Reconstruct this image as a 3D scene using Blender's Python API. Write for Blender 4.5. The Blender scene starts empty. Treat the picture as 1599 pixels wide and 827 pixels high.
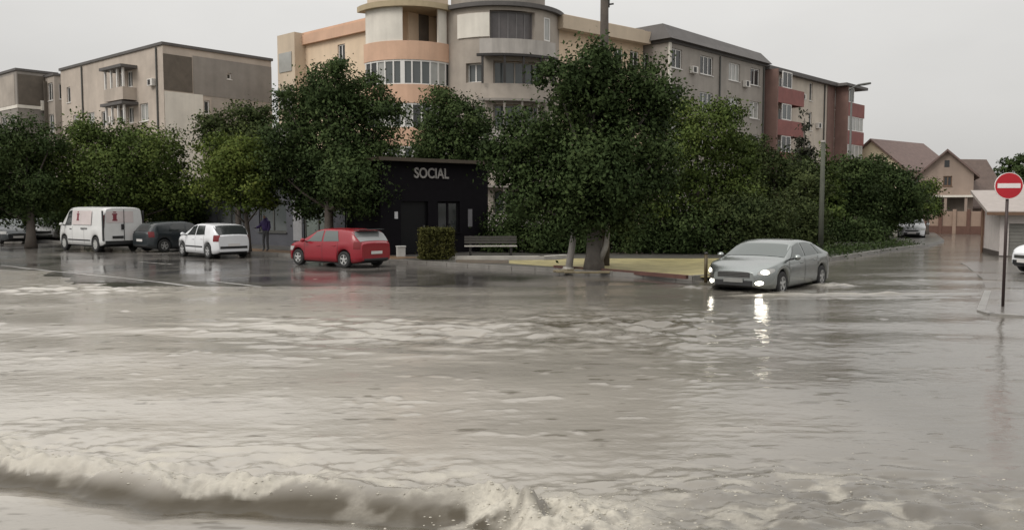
import bpy, math, random
import numpy as np
from mathutils import Vector, Matrix

random.seed(7)
rng = np.random.default_rng(7)
SC = bpy.context.scene
COL = SC.collection
R = math.radians

# ------------------------------------------------------------------ camera
F, H, U0, V0 = 1300.0, 2.2, 799.5, 413.5
PITCH = math.atan(91.5 / F)
SP, CP = math.sin(PITCH), math.cos(PITCH)


def ray(u, v):
    a, b = (u - U0) / F, (V0 - v) / F
    return Vector((a, CP + b * SP, -SP + b * CP))


def W(u, v, Y):
    d = ray(u, v)
    return d * (Y / d.y) + Vector((0, 0, H))


def G(u, v, z=0.0):
    d = ray(u, v)
    return d * ((z - H) / d.z) + Vector((0, 0, H))


cam = bpy.data.cameras.new('camera')
cam.sensor_width = 36
cam.lens = 36 * F / 1599
cam.clip_end = 3000
cam_o = bpy.data.objects.new('camera', cam)
cam_o.location = (0, 0, H)
cam_o.rotation_euler = (math.pi / 2 - PITCH, 0, 0)
COL.objects.link(cam_o)
SC.camera = cam_o


# ------------------------------------------------------------------ materials
MATS = {}


def mat(name, col, rough=.6, metal=0.0, var=.12, scale=3.0, bump=0.0, bscale=20.0, spec=.5, emit=None, estr=0,
        streak=0.0, coat=0.0, alpha=None):
    if name in MATS:
        return MATS[name]
    m = bpy.data.materials.new(name)
    m.use_nodes = True
    nt = m.node_tree
    b = nt.nodes['Principled BSDF']
    b.inputs['Roughness'].default_value = rough
    b.inputs['Metallic'].default_value = metal
    b.inputs['Specular IOR Level'].default_value = spec
    b.inputs['Coat Weight'].default_value = coat
    b.inputs['Coat Roughness'].default_value = .05
    c = (*col, 1)
    if var:
        tc = nt.nodes.new('ShaderNodeTexCoord')
        n = nt.nodes.new('ShaderNodeTexNoise')
        n.inputs['Scale'].default_value = scale
        n.inputs['Detail'].default_value = 6
        n.inputs['Roughness'].default_value = .65
        nt.links.new(tc.outputs['Object'], n.inputs['Vector'])
        mr = nt.nodes.new('ShaderNodeMapRange')
        mr.inputs['From Min'].default_value = .3
        mr.inputs['From Max'].default_value = .7
        mr.inputs['To Min'].default_value = 1 - var
        mr.inputs['To Max'].default_value = 1 + var
        nt.links.new(n.outputs['Fac'], mr.inputs['Value'])
        out = mr.outputs['Result']
        if streak:
            mp = nt.nodes.new('ShaderNodeMapping')
            mp.inputs['Scale'].default_value = (1.3, 1.3, .12)
            nt.links.new(tc.outputs['Object'], mp.inputs['Vector'])
            n2 = nt.nodes.new('ShaderNodeTexNoise')
            n2.inputs['Scale'].default_value = 1.4
            n2.inputs['Detail'].default_value = 5
            nt.links.new(mp.outputs['Vector'], n2.inputs['Vector'])
            m2 = nt.nodes.new('ShaderNodeMapRange')
            m2.inputs['From Min'].default_value = .35
            m2.inputs['From Max'].default_value = .65
            m2.inputs['To Min'].default_value = 1 - streak
            m2.inputs['To Max'].default_value = 1 + streak * .5
            nt.links.new(n2.outputs['Fac'], m2.inputs['Value'])
            mu = nt.nodes.new('ShaderNodeMath')
            mu.operation = 'MULTIPLY'
            nt.links.new(out, mu.inputs[0])
            nt.links.new(m2.outputs['Result'], mu.inputs[1])
            out = mu.outputs[0]
        vm = nt.nodes.new('ShaderNodeVectorMath')
        vm.operation = 'SCALE'
        vm.inputs[0].default_value = col
        nt.links.new(out, vm.inputs['Scale'])
        nt.links.new(vm.outputs['Vector'], b.inputs['Base Color'])
        if bump:
            n3 = nt.nodes.new('ShaderNodeTexNoise')
            n3.inputs['Scale'].default_value = bscale
            n3.inputs['Detail'].default_value = 4
            nt.links.new(tc.outputs['Object'], n3.inputs['Vector'])
            bp = nt.nodes.new('ShaderNodeBump')
            bp.inputs['Strength'].default_value = bump
            bp.inputs['Distance'].default_value = .03
            nt.links.new(n3.outputs['Fac'], bp.inputs['Height'])
            nt.links.new(bp.outputs['Normal'], b.inputs['Normal'])
    else:
        b.inputs['Base Color'].default_value = c
    if emit:
        b.inputs['Emission Color'].default_value = (*emit, 1)
        b.inputs['Emission Strength'].default_value = estr
    MATS[name] = m
    return m


def leaf_mat(name, a, b_, c):
    m = bpy.data.materials.new(name)
    m.use_nodes = True
    nt = m.node_tree
    b = nt.nodes['Principled BSDF']
    b.inputs['Roughness'].default_value = .6
    b.inputs['Specular IOR Level'].default_value = .06
    g = nt.nodes.new('ShaderNodeNewGeometry')
    cr = nt.nodes.new('ShaderNodeValToRGB')
    cr.color_ramp.elements[0].color = (*a, 1)
    cr.color_ramp.elements[1].color = (*c, 1)
    e = cr.color_ramp.elements.new(.55)
    e.color = (*b_, 1)
    n = nt.nodes.new('ShaderNodeTexNoise')
    n.inputs['Scale'].default_value = .55
    n.inputs['Detail'].default_value = 3
    nt.links.new(g.outputs['Position'], n.inputs['Vector'])
    mr = nt.nodes.new('ShaderNodeMapRange')
    mr.inputs['From Min'].default_value = .32
    mr.inputs['From Max'].default_value = .68
    nt.links.new(n.outputs['Fac'], mr.inputs['Value'])
    mx = nt.nodes.new('ShaderNodeMix')
    mx.inputs['Factor'].default_value = .45
    nt.links.new(mr.outputs['Result'], mx.inputs['A'])
    nt.links.new(g.outputs['Random Per Island'], mx.inputs['B'])
    nt.links.new(mx.outputs['Result'], cr.inputs['Fac'])
    nt.links.new(cr.outputs['Color'], b.inputs['Base Color'])
    tr = nt.nodes.new('ShaderNodeBsdfTranslucent')
    nt.links.new(cr.outputs['Color'], tr.inputs['Color'])
    ms = nt.nodes.new('ShaderNodeMixShader')
    ms.inputs['Fac'].default_value = .18
    nt.links.new(b.outputs['BSDF'], ms.inputs[1])
    nt.links.new(tr.outputs['BSDF'], ms.inputs[2])
    nt.links.new(ms.outputs['Shader'], nt.nodes['Material Output'].inputs['Surface'])
    MATS[name] = m
    return m


DARKLEAF = leaf_mat('dark leaves', (0.029, 0.046, 0.018), (0.054, 0.081, 0.029), (0.093, 0.124, 0.044))
MIDLEAF = leaf_mat('green leaves', (0.037, 0.056, 0.016), (0.085, 0.120, 0.032), (0.159, 0.195, 0.051))
LIMELEAF = leaf_mat('fresh leaves', (0.041, 0.067, 0.016), (0.098, 0.132, 0.029), (0.171, 0.195, 0.049))
OLIVELEAF = leaf_mat('olive leaves', (0.029, 0.046, 0.018), (0.059, 0.078, 0.029), (0.102, 0.122, 0.046))
FIRLEAF = leaf_mat('fir needles', (.028, .036, .026), (.045, .05, .034), (.07, .062, .045))
HEDGELEAF = leaf_mat('hedge leaves', (.05, .055, .016), (.09, .09, .028), (.13, .12, .042))

BARK = mat('bark', (.085, .07, .058), .8, bump=.6, bscale=14, var=.3)
PLASTER_BEIGE = mat('beige plaster', (.46, .395, .335), .8, var=.16, scale=.4, streak=0.055)
PLASTER_GREY = mat('grey plaster', (.37, .325, .28), .8, var=.2, scale=.4, streak=0.066)
PLASTER_DGREY = mat('dark grey plaster', (.26, .235, .21), .8, var=.2, scale=.4, streak=0.077)
PLASTER_PALE = mat('pale plaster', (.70, .66, .59), .8, var=.1, scale=.5, streak=0.066)
PLASTER_CREAM = mat('cream plaster', (.56, .46, .35), .8, var=.08, scale=.6, streak=0.055)
PLASTER_YELLOW = mat('yellow plaster', (.72, .565, .41), .8, var=.1, scale=.5, streak=0.050)
PLASTER_ORANGE = mat('orange plaster', (.62, .40, .28), .8, var=.1, scale=.6, streak=0.055)
PANEL_BROWN = mat('brown cladding', (.12, .10, .08), .8, var=.2, scale=1.5)
RED_PARAPET = mat('red paint', (.24, .088, .078), .7, var=.15, scale=1.2, streak=0.083)
RED_WALL = mat('red brown wall', (.19, .115, .097), .8, var=.15, scale=1, streak=0.083)
ROOF_DARK = mat('dark roof sheet', (.10, .092, .088), .7, var=.15, scale=1)
ROOF_TILE = mat('brown roof tiles', (.145, .098, .086), .75, var=.2, scale=2.5)
CONCRETE = mat('concrete', (.30, .28, .26), .75, var=.15, scale=1.5, bump=.2)
STONE_PALE = mat('pale concrete', (.42, .40, .36), .55, var=.15, scale=2)
WHITE_PVC = mat('white plastic frames', (.72, .70, .67), .4, var=.04)
BROWN_WOOD = mat('brown wood', (.13, .075, .045), .6, var=.2)
GLASS = [mat('window glass dark', (.025, .027, .028), .06, var=0, spec=.6),
         mat('window glass grey', (.09, .10, .10), .08, var=0, spec=.6),
         mat('window with pale curtain', (.36, .36, .34), .2, var=.1, scale=2, spec=.6)]
BLACK = mat('black', (.007, .006, .008), .8, var=.2, scale=4, spec=.12)
DMETAL = mat('dark metal', (.035, .032, .03), .5, metal=.3, var=.15)
GMETAL = mat('grey metal', (.10, .10, .093), .5, metal=.2, var=.12)
AC_WHITE = mat('white casing', (.65, .62, .58), .5, var=.08)
TERRA = mat('terracotta render', (.30, .215, .165), .8, var=.12, scale=1.2, streak=0.055)
TERRA_DARK = mat('brown red plinth', (.12, .062, .046), .8, var=.15)
GREENPANEL = mat('greenish panel', (.17, .20, .18), .6, var=.15)
GREYBLUE = mat('grey blue wall', (.085, .087, .10), .7, var=.15, scale=1)


# ------------------------------------------------------------------ mesh building
class MB:
    def __init__(s):
        s.v, s.f, s.m = [], [], []

    def add(s, vs, fs, mi=0):
        o = len(s.v)
        s.v += [tuple(v) for v in vs]
        for f in fs:
            s.f.append(tuple(i + o for i in f))
            s.m.append(mi)

    def quad(s, a, b, c, d, mi=0):
        s.add([a, b, c, d], [(0, 1, 2, 3)], mi)

    def tbox(s, T, x0, x1, y0, y1, z0, z1, mi=0, n=1):
        for i in range(n):
            a, b = x0 + (x1 - x0) * i / n, x0 + (x1 - x0) * (i + 1) / n
            p = [T(a, y0, z0), T(b, y0, z0), T(b, y1, z0), T(a, y1, z0), T(a, y0, z1), T(b, y0, z1), T(b, y1, z1), T(a, y1, z1)]
            fs = [(0, 3, 2, 1), (4, 5, 6, 7), (0, 1, 5, 4), (2, 3, 7, 6)]
            if i == 0:
                fs.append((3, 0, 4, 7))
            if i == n - 1:
                fs.append((1, 2, 6, 5))
            s.add(p, fs, mi)

    def box(s, x0, x1, y0, y1, z0, z1, mi=0):
        s.tbox(lambda a, b, c: (a, b, c), x0, x1, y0, y1, z0, z1, mi)

    def prism(s, poly, z0, z1, mi=0, top_mi=None):
        n = len(poly)
        s.add([(p[0], p[1], z0) for p in poly] + [(p[0], p[1], z1) for p in poly],
              [(i, (i + 1) % n, n + (i + 1) % n, n + i) for i in range(n)], mi)
        s.add([(p[0], p[1], z1) for p in poly], [tuple(range(n))], mi if top_mi is None else top_mi)

    def tube(s, pts, rads, n=10, mi=0, cap=True):
        pts = [Vector(p) for p in pts]
        rings = []
        for i, p in enumerate(pts):
            d = (pts[min(i + 1, len(pts) - 1)] - pts[max(i - 1, 0)]).normalized()
            a = d.cross(Vector((0, 1, 0)) if abs(d.y) < .9 else Vector((1, 0, 0))).normalized()
            b = d.cross(a).normalized()
            r = rads[i] if hasattr(rads, '__len__') else rads
            rings.append([p + (a * math.cos(t) + b * math.sin(t)) * r for t in [2 * math.pi * k / n for k in range(n)]])
        vs = [q for r_ in rings for q in r_]
        fs = []
        for i in range(len(pts) - 1):
            for k in range(n):
                fs.append((i * n + k, i * n + (k + 1) % n, (i + 1) * n + (k + 1) % n, (i + 1) * n + k))
        if cap:
            fs.append(tuple(range(n))[::-1])
            fs.append(tuple(range((len(pts) - 1) * n, len(pts) * n)))
        s.add(vs, fs, mi)

    def lathe_y(s, prof, n=24, mi=0, c=(0, 0, 0)):      # profile (r, y) turned about the y axis
        vs = []
        for r, y in prof:
            for k in range(n):
                t = 2 * math.pi * k / n
                vs.append((c[0] + r * math.cos(t), c[1] + y, c[2] + r * math.sin(t)))
        fs = []
        for i in range(len(prof) - 1):
            for k in range(n):
                fs.append((i * n + k, i * n + (k + 1) % n, (i + 1) * n + (k + 1) % n, (i + 1) * n + k))
        s.add(vs, fs, mi)

    def build(s, name, mats, parent=None, smooth=False, bevel=0, auto=None):
        me = bpy.data.meshes.new(name)
        me.from_pydata(s.v, [], s.f)
        if not isinstance(mats, (list, tuple)):
            mats = [mats]
        for m in mats:
            me.materials.append(m)
        me.polygons.foreach_set('material_index', s.m)
        if smooth:
            me.polygons.foreach_set('use_smooth', [True] * len(s.f))
        me.update()
        o = bpy.data.objects.new(name, me)
        COL.objects.link(o)
        if parent is not None:
            o.parent = parent
        if bevel:
            b = o.modifiers.new('bevel', 'BEVEL')
            b.width = bevel
            b.segments = 2
            b.limit_method = 'ANGLE'
        return o


def tag(o, label=None, cat=None, group=None, kind=None):
    if label:
        o['label'] = label
    if cat:
        o['category'] = cat
    if group:
        o['group'] = group
    if kind:
        o['kind'] = kind
    return o


def thing(name, label, cat, loc=(0, 0, 0), rz=0, group=None):
    o = bpy.data.objects.new(name, None)
    o.empty_display_size = .3
    COL.objects.link(o)
    o.location = loc
    o.rotation_euler = (0, 0, rz)
    return tag(o, label, cat, group)


def copy_thing(src, loc, rz, label, group=None, scale=None):
    r = src.copy()
    COL.objects.link(r)
    r.location = loc
    r.rotation_euler = (0, 0, rz)
    r['label'] = label
    if group:
        r['group'] = group
    if scale:
        r.scale = scale
    for ch in list(src.children):
        c = ch.copy()
        COL.objects.link(c)
        c.parent = r
        for g in list(ch.children):
            d = g.copy()
            COL.objects.link(d)
            d.parent = c
    return r


# value noise ------------------------------------------------------------
LAT = rng.random((256, 256))


def vnoise(x, y):
    xi, yi = np.floor(x).astype(int), np.floor(y).astype(int)
    fx, fy = x - xi, y - yi
    fx, fy = fx * fx * (3 - 2 * fx), fy * fy * (3 - 2 * fy)
    a, b = LAT[xi % 256, yi % 256], LAT[(xi + 1) % 256, yi % 256]
    c, d = LAT[xi % 256, (yi + 1) % 256], LAT[(xi + 1) % 256, (yi + 1) % 256]
    return (a + (b - a) * fx) * (1 - fy) + (c + (d - c) * fx) * fy - .5


def fbm(x, y, o=4):
    t, a = 0, 1
    for k in range(o):
        t = t + a * vnoise(x * 2 ** k + 17 * k, y * 2 ** k + 31 * k)
        a *= .5
    return t


def sstep(x, a, b):
    t = np.clip((x - a) / (b - a), 0, 1)
    return t * t * (3 - 2 * t)


# ------------------------------------------------------------------ ground, road, water
def grid_obj(name, X, Y, Z, m, kind, attrs=None):
    ny, nx = X.shape
    me = bpy.data.meshes.new(name)
    co = np.stack([X, Y, Z], -1).reshape(-1, 3)
    idx = np.arange(nx * ny).reshape(ny, nx)
    q = np.stack([idx[:-1, :-1], idx[:-1, 1:], idx[1:, 1:], idx[1:, :-1]], -1).reshape(-1, 4)
    me.vertices.add(len(co))
    me.vertices.foreach_set('co', co.ravel())
    me.loops.add(q.size)
    me.loops.foreach_set('vertex_index', q.ravel())
    me.polygons.add(len(q))
    me.polygons.foreach_set('loop_start', np.arange(0, q.size, 4))
    me.polygons.foreach_set('use_smooth', np.ones(len(q), bool))
    me.materials.append(m)
    me.update()
    me.validate()
    for k, v in (attrs or {}).items():
        at = me.attributes.new(k, 'FLOAT', 'POINT')
        at.data.foreach_set('value', v.ravel().astype(np.float32))
    o = bpy.data.objects.new(name, me)
    COL.objects.link(o)
    o['kind'] = kind
    return o


SHORE_X = [-60, -24, -17, -14.5, -12.5, -7.6, -3.2, 0, 5, 6.5, 8, 10, 30, 60]
SHORE_Y = [38, 31, 27.5, 25.0, 22.8, 21.6, 21.2, 21.4, 22.6, 25, 50, 64, 66, 66]


def road_z(X, Y):
    sh = np.interp(X, SHORE_X, SHORE_Y) + fbm(X * .35, Y * .35, 3) * 1.6
    d = Y - sh
    z = -.10 + .125 * sstep(d, -1.8, 2.6) + .022 * fbm(X * .35 + 40, Y * .5, 4) * sstep(-d, -9, -2)
    return z


ys = np.concatenate([np.linspace(0, 16, 20), np.linspace(16.3, 40, 150), np.linspace(40.5, 140, 90)])
xs = np.concatenate([np.linspace(-110, -26, 40), np.linspace(-25.7, 26, 240), np.linspace(26.5, 110, 60)])
X, Y = np.meshgrid(xs, ys)


def asphalt():
    m = bpy.data.materials.new('wet asphalt')
    m.use_nodes = True
    nt = m.node_tree
    b = nt.nodes['Principled BSDF']
    g = nt.nodes.new('ShaderNodeNewGeometry')
    n = nt.nodes.new('ShaderNodeTexNoise')
    n.inputs['Scale'].default_value = .33
    n.inputs['Detail'].default_value = 6
    n.inputs['Roughness'].default_value = .6
    nt.links.new(g.outputs['Position'], n.inputs['Vector'])
    cr = nt.nodes.new('ShaderNodeValToRGB')
    cr.color_ramp.elements[0].position = .35
    cr.color_ramp.elements[0].color = (.060, .056, .052, 1)
    cr.color_ramp.elements[1].position = .7
    cr.color_ramp.elements[1].color = (.175, .162, .148, 1)
    nt.links.new(n.outputs['Fac'], cr.inputs['Fac'])
    nt.links.new(cr.outputs['Color'], b.inputs['Base Color'])
    mr = nt.nodes.new('ShaderNodeMapRange')
    mr.inputs['From Min'].default_value = .38
    mr.inputs['From Max'].default_value = .65
    mr.inputs['To Min'].default_value = .07
    mr.inputs['To Max'].default_value = .26
    nt.links.new(n.outputs['Fac'], mr.inputs['Value'])
    nt.links.new(mr.outputs['Result'], b.inputs['Roughness'])
    n2 = nt.nodes.new('ShaderNodeTexNoise')
    n2.inputs['Scale'].default_value = 9
    n2.inputs['Detail'].default_value = 4
    nt.links.new(g.outputs['Position'], n2.inputs['Vector'])
    bp = nt.nodes.new('ShaderNodeBump')
    bp.inputs['Strength'].default_value = .3
    bp.inputs['Distance'].default_value = .008
    nt.links.new(n2.outputs['Fac'], bp.inputs['Height'])
    nt.links.new(bp.outputs['Normal'], b.inputs['Normal'])
    return m


ASPHALT = asphalt()
grid_obj('road', X, Y, road_z(X, Y), ASPHALT, 'structure')
mb = MB()
mb.quad((-1500, -300, -.25), (1500, -300, -.25), (1500, 2500, -.25), (-1500, 2500, -.25))
mb.build('ground', mat('wet soil', (.09, .09, .06), .8, var=.3, scale=.2))['kind'] = 'structure'

# bow wave of the flood water thrown up beside the camera's own vehicle
bow = [G(u, v, .05) for u, v in ((-160, 712), (-60, 722), (60, 735), (150, 757), (260, 776), (400, 778), (520, 784), (640, 792), (770, 806), (860, 826), (960, 850))]
BX, BY = [p.x for p in bow], [p.y for p in bow]


def water_height(X, Y):
    z = .016 * fbm(X * .7, Y * .9, 2) + .003 * fbm(X * 4 + 9, Y * 5, 3)
    # choppy wakes left by passing cars
    c1 = np.exp(-(((X + 2.4) / 3.0) ** 2 + ((Y - 14.4 + .10 * X) / 1.9) ** 2))
    c2 = np.exp(-(((X - 2.0) / 2.4) ** 2 + ((Y - 15.2) / 2.4) ** 2))
    dgl = (X * .33 + Y * .94)
    z = z + c1 * (.030 * np.sin(dgl * 6.5 + 3 * fbm(X * .5, Y * .5, 2)) + .08 * fbm(X * 1.3 + 3, Y * 3.6, 5))
    z = z + c2 * .12 * fbm(X * 2.2, Y * 3.2, 4)
    c3 = np.exp(-(((X + 11.5) / 2.6) ** 2 + ((Y - 22) / 1.2) ** 2))
    z = z + c3 * .10 * fbm(X * 2, Y * 4, 4)
    # long low swells and scattered wavelets
    z = z + .014 * np.sin(Y * 2.1 + 2.5 * fbm(X * .25, Y * .3, 2)) * sstep(Y, 7, 9)
    z = z + .06 * np.maximum(fbm(X * 2.2 + 30, Y * 5.5, 3) - .40, 0)
    rid = (1 - np.abs(2 * fbm(X * 1.5 + 7, Y * 4.2, 2))).clip(0, 1) ** 3
    z = z + .005 * rid * sstep(fbm(X * .35 + 60, Y * .5, 3), -.1, .5)
    # bow wave
    yb = np.interp(X, BX, BY) + .16 * fbm(X * 1.5 + 5, Y * 0 + 2, 3)
    d = yb - Y
    A = sstep(-X, -.35, .15) * (.85 + .45 * fbm(X * 1.1, Y * 0 + 8, 3))
    crest = np.exp(-((d + .30) / .20) ** 2) * .10 - np.exp(-((d - .06) / .22) ** 2) * .09
    # ragged foam front tumbling over the wave
    edge = d + .20 + .22 * fbm(X * 1.3 + 11, Y * .8, 2) + .10 * fbm(X * 5 + 2, Y * 5, 3)
    back = .10 + .60 * np.clip(.4 + 1.2 * fbm(X * .9 + 4, Y * 0 + 1, 2), 0, 1)
    body = sstep(-edge, 0, .035) * sstep(edge + back, 0, .30) * np.clip(A, 0, 1)
    lump = fbm(X * 7, Y * 7, 4)
    z = z + A * crest + body * (.025 + .10 * lump + .05 * fbm(X * 16, Y * 16, 2))
    turb = np.exp(-((d + .70) / .55) ** 2)
    z = z + turb * .05 * fbm(X * 4.2, Y * 5.2, 4)
    # churned splash right of the wave
    s1 = np.exp(-(((X - .25) / .55) ** 2 + ((Y - 5.72) / .38) ** 2))
    z = z + s1 * (.05 + .15 * fbm(X * 7, Y * 7, 4) + .06 * fbm(X * 17, Y * 17, 2))
    s2 = np.exp(-(((X - 2.2) / 1.9) ** 2 + ((Y - 6.1) / .8) ** 2))
    z = z + s2 * .07 * fbm(X * 3.2 + 8, Y * 5, 4)
    # wash beside the silver car
    fx, fy = 6.6, 20.6
    for off, k in ((0, 1.), (.9, .6)):
        dd = (Y - fy) - .10 * (X - fx) + off
        z = z + k * .05 * np.exp(-(dd / .16) ** 2) * sstep(X, 4.6, 6.2) * sstep(-X, -12.5, -9) * (1 + fbm(X * 2, Y * 2, 3))
    for wx, wy in ((6.45, 21.35), (8.8, 23.2), (5.2, 22.3)):
        gw = np.exp(-(((X - wx) / .75) ** 2 + ((Y - wy) / .32) ** 2))
        z = z + gw * (.05 + .10 * fbm(X * 3, Y * 5, 3))
    foam = body * (.55 + .45 * sstep(lump, -.25, .25))
    foam = np.maximum(foam, .8 * turb * sstep(fbm(X * 2.6 + 1, Y * 4, 4), .02, .40) * np.clip(A + .2, 0, 1))
    foam = np.maximum(foam, np.clip(s1 * 2.2, 0, 1) * sstep(fbm(X * 5, Y * 5, 3), -.30, .15))
    foam = np.maximum(foam, .6 * s2 * sstep(fbm(X * 4 + 3, Y * 8, 4), .10, .36))
    foam = np.maximum(foam, .35 * c1 * sstep(fbm(X * 1.2 + 3, Y * 7, 4), .28, .45))
    foam = np.maximum(foam, .5 * np.exp(-(((Y - fy) - .10 * (X - fx)) / .14) ** 2) * sstep(X, 4.8, 6) * sstep(-X, -12, -9))
    for wx, wy in ((6.45, 21.35), (8.8, 23.2)):
        gw = np.exp(-(((X - wx) / .8) ** 2 + ((Y - wy) / .35) ** 2))
        foam = np.maximum(foam, .8 * gw * sstep(fbm(X * 3, Y * 6, 4), -.15, .2))
    clear = np.clip(A * np.exp(-((d + .0) / .20) ** 2) * 1.5, 0, 1)  # shade on the wave's near face, put in as darker water colour
    clear = np.maximum(clear, .8 * np.clip(.7 * c1 + 1.2 * c2, 0, 1) * sstep(fbm(X * 1.3 + 21, Y * 4.2, 5), .02, .35))  # dark ripple sides in the chop, painted the same way
    clear = np.maximum(clear, .6 * sstep(fbm(X * 2.4 + 50, Y * 9, 4), .40, .58))  # scattered darker dashes painted in for wavelets
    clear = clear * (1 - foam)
    silt_and_light = np.clip(.40 - X / 11 + .35 * fbm(X * .22 + 3, Y * .3, 4) - .25 * sstep(Y, 16, 24), 0, 1)  # random silt tone, with brighter light towards the left painted in paler
    z = np.where(Y > 24, z * (1 - .65 * sstep(Y, 24, 34)), z)
    silt_and_light = np.clip(silt_and_light - .38 * (1 - sstep(Y, 5.7, 6.7)), 0, 1)
    return z, foam, clear, silt_and_light


yy = np.exp(np.linspace(math.log(2.6), math.log(68), 760))
ss = np.linspace(-1, 1, 620)
Yw = np.repeat(yy[:, None], len(ss), 1)
Xw = ss[None, :] * (yy[:, None] * .70 + 1.6)
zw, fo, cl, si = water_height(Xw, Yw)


def water_mat():
    m = bpy.data.materials.new('muddy flood water')
    m.use_nodes = True
    nt = m.node_tree
    b = nt.nodes['Principled BSDF']
    b.inputs['IOR'].default_value = 1.33
    g = nt.nodes.new('ShaderNodeNewGeometry')

    def noise(scale, detail, vec, rough=.6):
        n = nt.nodes.new('ShaderNodeTexNoise')
        n.inputs['Scale'].default_value = scale
        n.inputs['Detail'].default_value = detail
        n.inputs['Roughness'].default_value = rough
        nt.links.new(vec, n.inputs['Vector'])
        return n.outputs['Fac']

    def mapped(sx, sy):
        mp = nt.nodes.new('ShaderNodeMapping')
        mp.inputs['Scale'].default_value = (sx, sy, 1)
        nt.links.new(g.outputs['Position'], mp.inputs['Vector'])
        return mp.outputs['Vector']

    n1 = noise(.5, 7, mapped(.6, 1.0))
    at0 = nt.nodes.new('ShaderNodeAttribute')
    at0.attribute_name = 'silt_and_light'
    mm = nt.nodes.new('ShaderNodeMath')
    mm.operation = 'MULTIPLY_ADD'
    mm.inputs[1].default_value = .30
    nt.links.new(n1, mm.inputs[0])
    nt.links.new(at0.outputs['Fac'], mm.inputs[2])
    cr = nt.nodes.new('ShaderNodeValToRGB')
    cr.color_ramp.elements[0].position = .10
    cr.color_ramp.elements[0].color = (.138, .127, .110, 1)
    cr.color_ramp.elements[1].position = .95
    cr.color_ramp.elements[1].color = (.425, .396, .352, 1)
    nt.links.new(mm.outputs[0], cr.inputs['Fac'])
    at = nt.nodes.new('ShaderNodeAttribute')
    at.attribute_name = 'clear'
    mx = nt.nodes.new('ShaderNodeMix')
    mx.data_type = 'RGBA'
    mx.inputs['B'].default_value = (.070, .058, .040, 1)  # brown tone standing in for shade on wave faces and ripples
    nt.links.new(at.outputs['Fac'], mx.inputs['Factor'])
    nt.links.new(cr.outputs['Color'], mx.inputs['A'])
    at2 = nt.nodes.new('ShaderNodeAttribute')
    at2.attribute_name = 'foam'
    # bubbles break the foam up
    fb = noise(26, 4, mapped(1, 1.4))
    ad = nt.nodes.new('ShaderNodeMath')
    ad.operation = 'MULTIPLY_ADD'
    ad.inputs[1].default_value = 1.6
    ad.inputs[2].default_value = -.45
    nt.links.new(fb, ad.inputs[0])
    mu = nt.nodes.new('ShaderNodeMath')
    mu.operation = 'MULTIPLY'
    mu.use_clamp = True
    a3 = nt.nodes.new('ShaderNodeMath')
    a3.operation = 'ADD'
    a3.inputs[1].default_value = .55
    nt.links.new(ad.outputs[0], a3.inputs[0])
    nt.links.new(a3.outputs[0], mu.inputs[0])
    nt.links.new(at2.outputs['Fac'], mu.inputs[1])
    mx2 = nt.nodes.new('ShaderNodeMix')
    mx2.data_type = 'RGBA'
    mx2.inputs['B'].default_value = (.49, .46, .395, 1)
    nt.links.new(mu.outputs[0], mx2.inputs['Factor'])
    nt.links.new(mx.outputs['Result'], mx2.inputs['A'])
    nt.links.new(mx2.outputs['Result'], b.inputs['Base Color'])
    rr = nt.nodes.new('ShaderNodeMapRange')
    rr.inputs['To Min'].default_value = .10
    rr.inputs['To Max'].default_value = .7
    nt.links.new(mu.outputs[0], rr.inputs['Value'])
    nt.links.new(rr.outputs['Result'], b.inputs['Roughness'])
    w1 = noise(3.2, 5, mapped(1, 1.6))
    w2 = noise(9, 3, mapped(.8, 1.4))
    ma = nt.nodes.new('ShaderNodeMath')
    ma.operation = 'MULTIPLY_ADD'
    ma.inputs[1].default_value = .18
    nt.links.new(w2, ma.inputs[0])
    nt.links.new(w1, ma.inputs[2])
    bp = nt.nodes.new('ShaderNodeBump')
    bp.inputs['Strength'].default_value = .3
    bp.inputs['Distance'].default_value = .03
    nt.links.new(ma.outputs[0], bp.inputs['Height'])
    nt.links.new(bp.outputs['Normal'], b.inputs['Normal'])
    return m


WATER = water_mat()
grid_obj('water', Xw, Yw, zw, WATER, 'structure', {'foam': fo, 'clear': cl, 'silt_and_light': si})

# loose foam lumps and droplets thrown up along the wave
FOAM = mat('foam', (.48, .45, .385), .55, var=.15, scale=9, spec=.4)


def foam_blobs():
    import bmesh
    mbf = MB()
    bm = bmesh.new()
    bmesh.ops.create_icosphere(bm, subdivisions=1, radius=1)
    bv = [v.co.copy() for v in bm.verts]
    bf = [tuple(v.index for v in f.verts) for f in bm.faces]
    bm.free()
    pts = []
    for _ in range(420):
        x = rng.uniform(-4.6, .9)
        y = float(np.interp(x, BX, BY)) + abs(rng.normal(.12, .18)) + .20
        k = .5 + .5 * math.sin(x * 3.1) * math.sin(x * 7.7 + 1)
        if rng.random() < .2 + .8 * k:
            pts.append((x, y, rng.uniform(.003, .009)))
    for _ in range(420):
        pts.append((rng.normal(.25, .38), rng.normal(5.7, .24), rng.uniform(.003, .010)))
    for _ in range(200):
        pts.append((rng.uniform(.8, 4.2), rng.normal(6.2, .5), rng.uniform(.003, .008)))
    P = np.array(pts)
    Z = water_height(P[:, 0], P[:, 1])[0]
    for (x, y, r), z in zip(pts, Z):
        sx, sy, sz = r * rng.uniform(.9, 2.2), r * rng.uniform(.8, 1.5), r * rng.uniform(.4, .8)
        lift = abs(rng.normal(0, .03)) if rng.random() < .12 else 0
        mbf.add([(x + v.x * sx, y + v.y * sy, z + lift + v.z * sz) for v in bv], bf)
    o = mbf.build('foam', FOAM, smooth=True)
    tag(o, 'pale churned foam along the brown wave in the flooded road', 'foam', kind='stuff')


foam_blobs()

# road markings along the long street
dA = Vector((-.79, .613, 0)).normalized()
nA = Vector((.613, .79, 0)).normalized()
dB = Vector((.63, .777, 0)).normalized()
PAINT = mat('worn white paint', (.36, .35, .33), .25, var=.6, scale=2.5)


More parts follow.
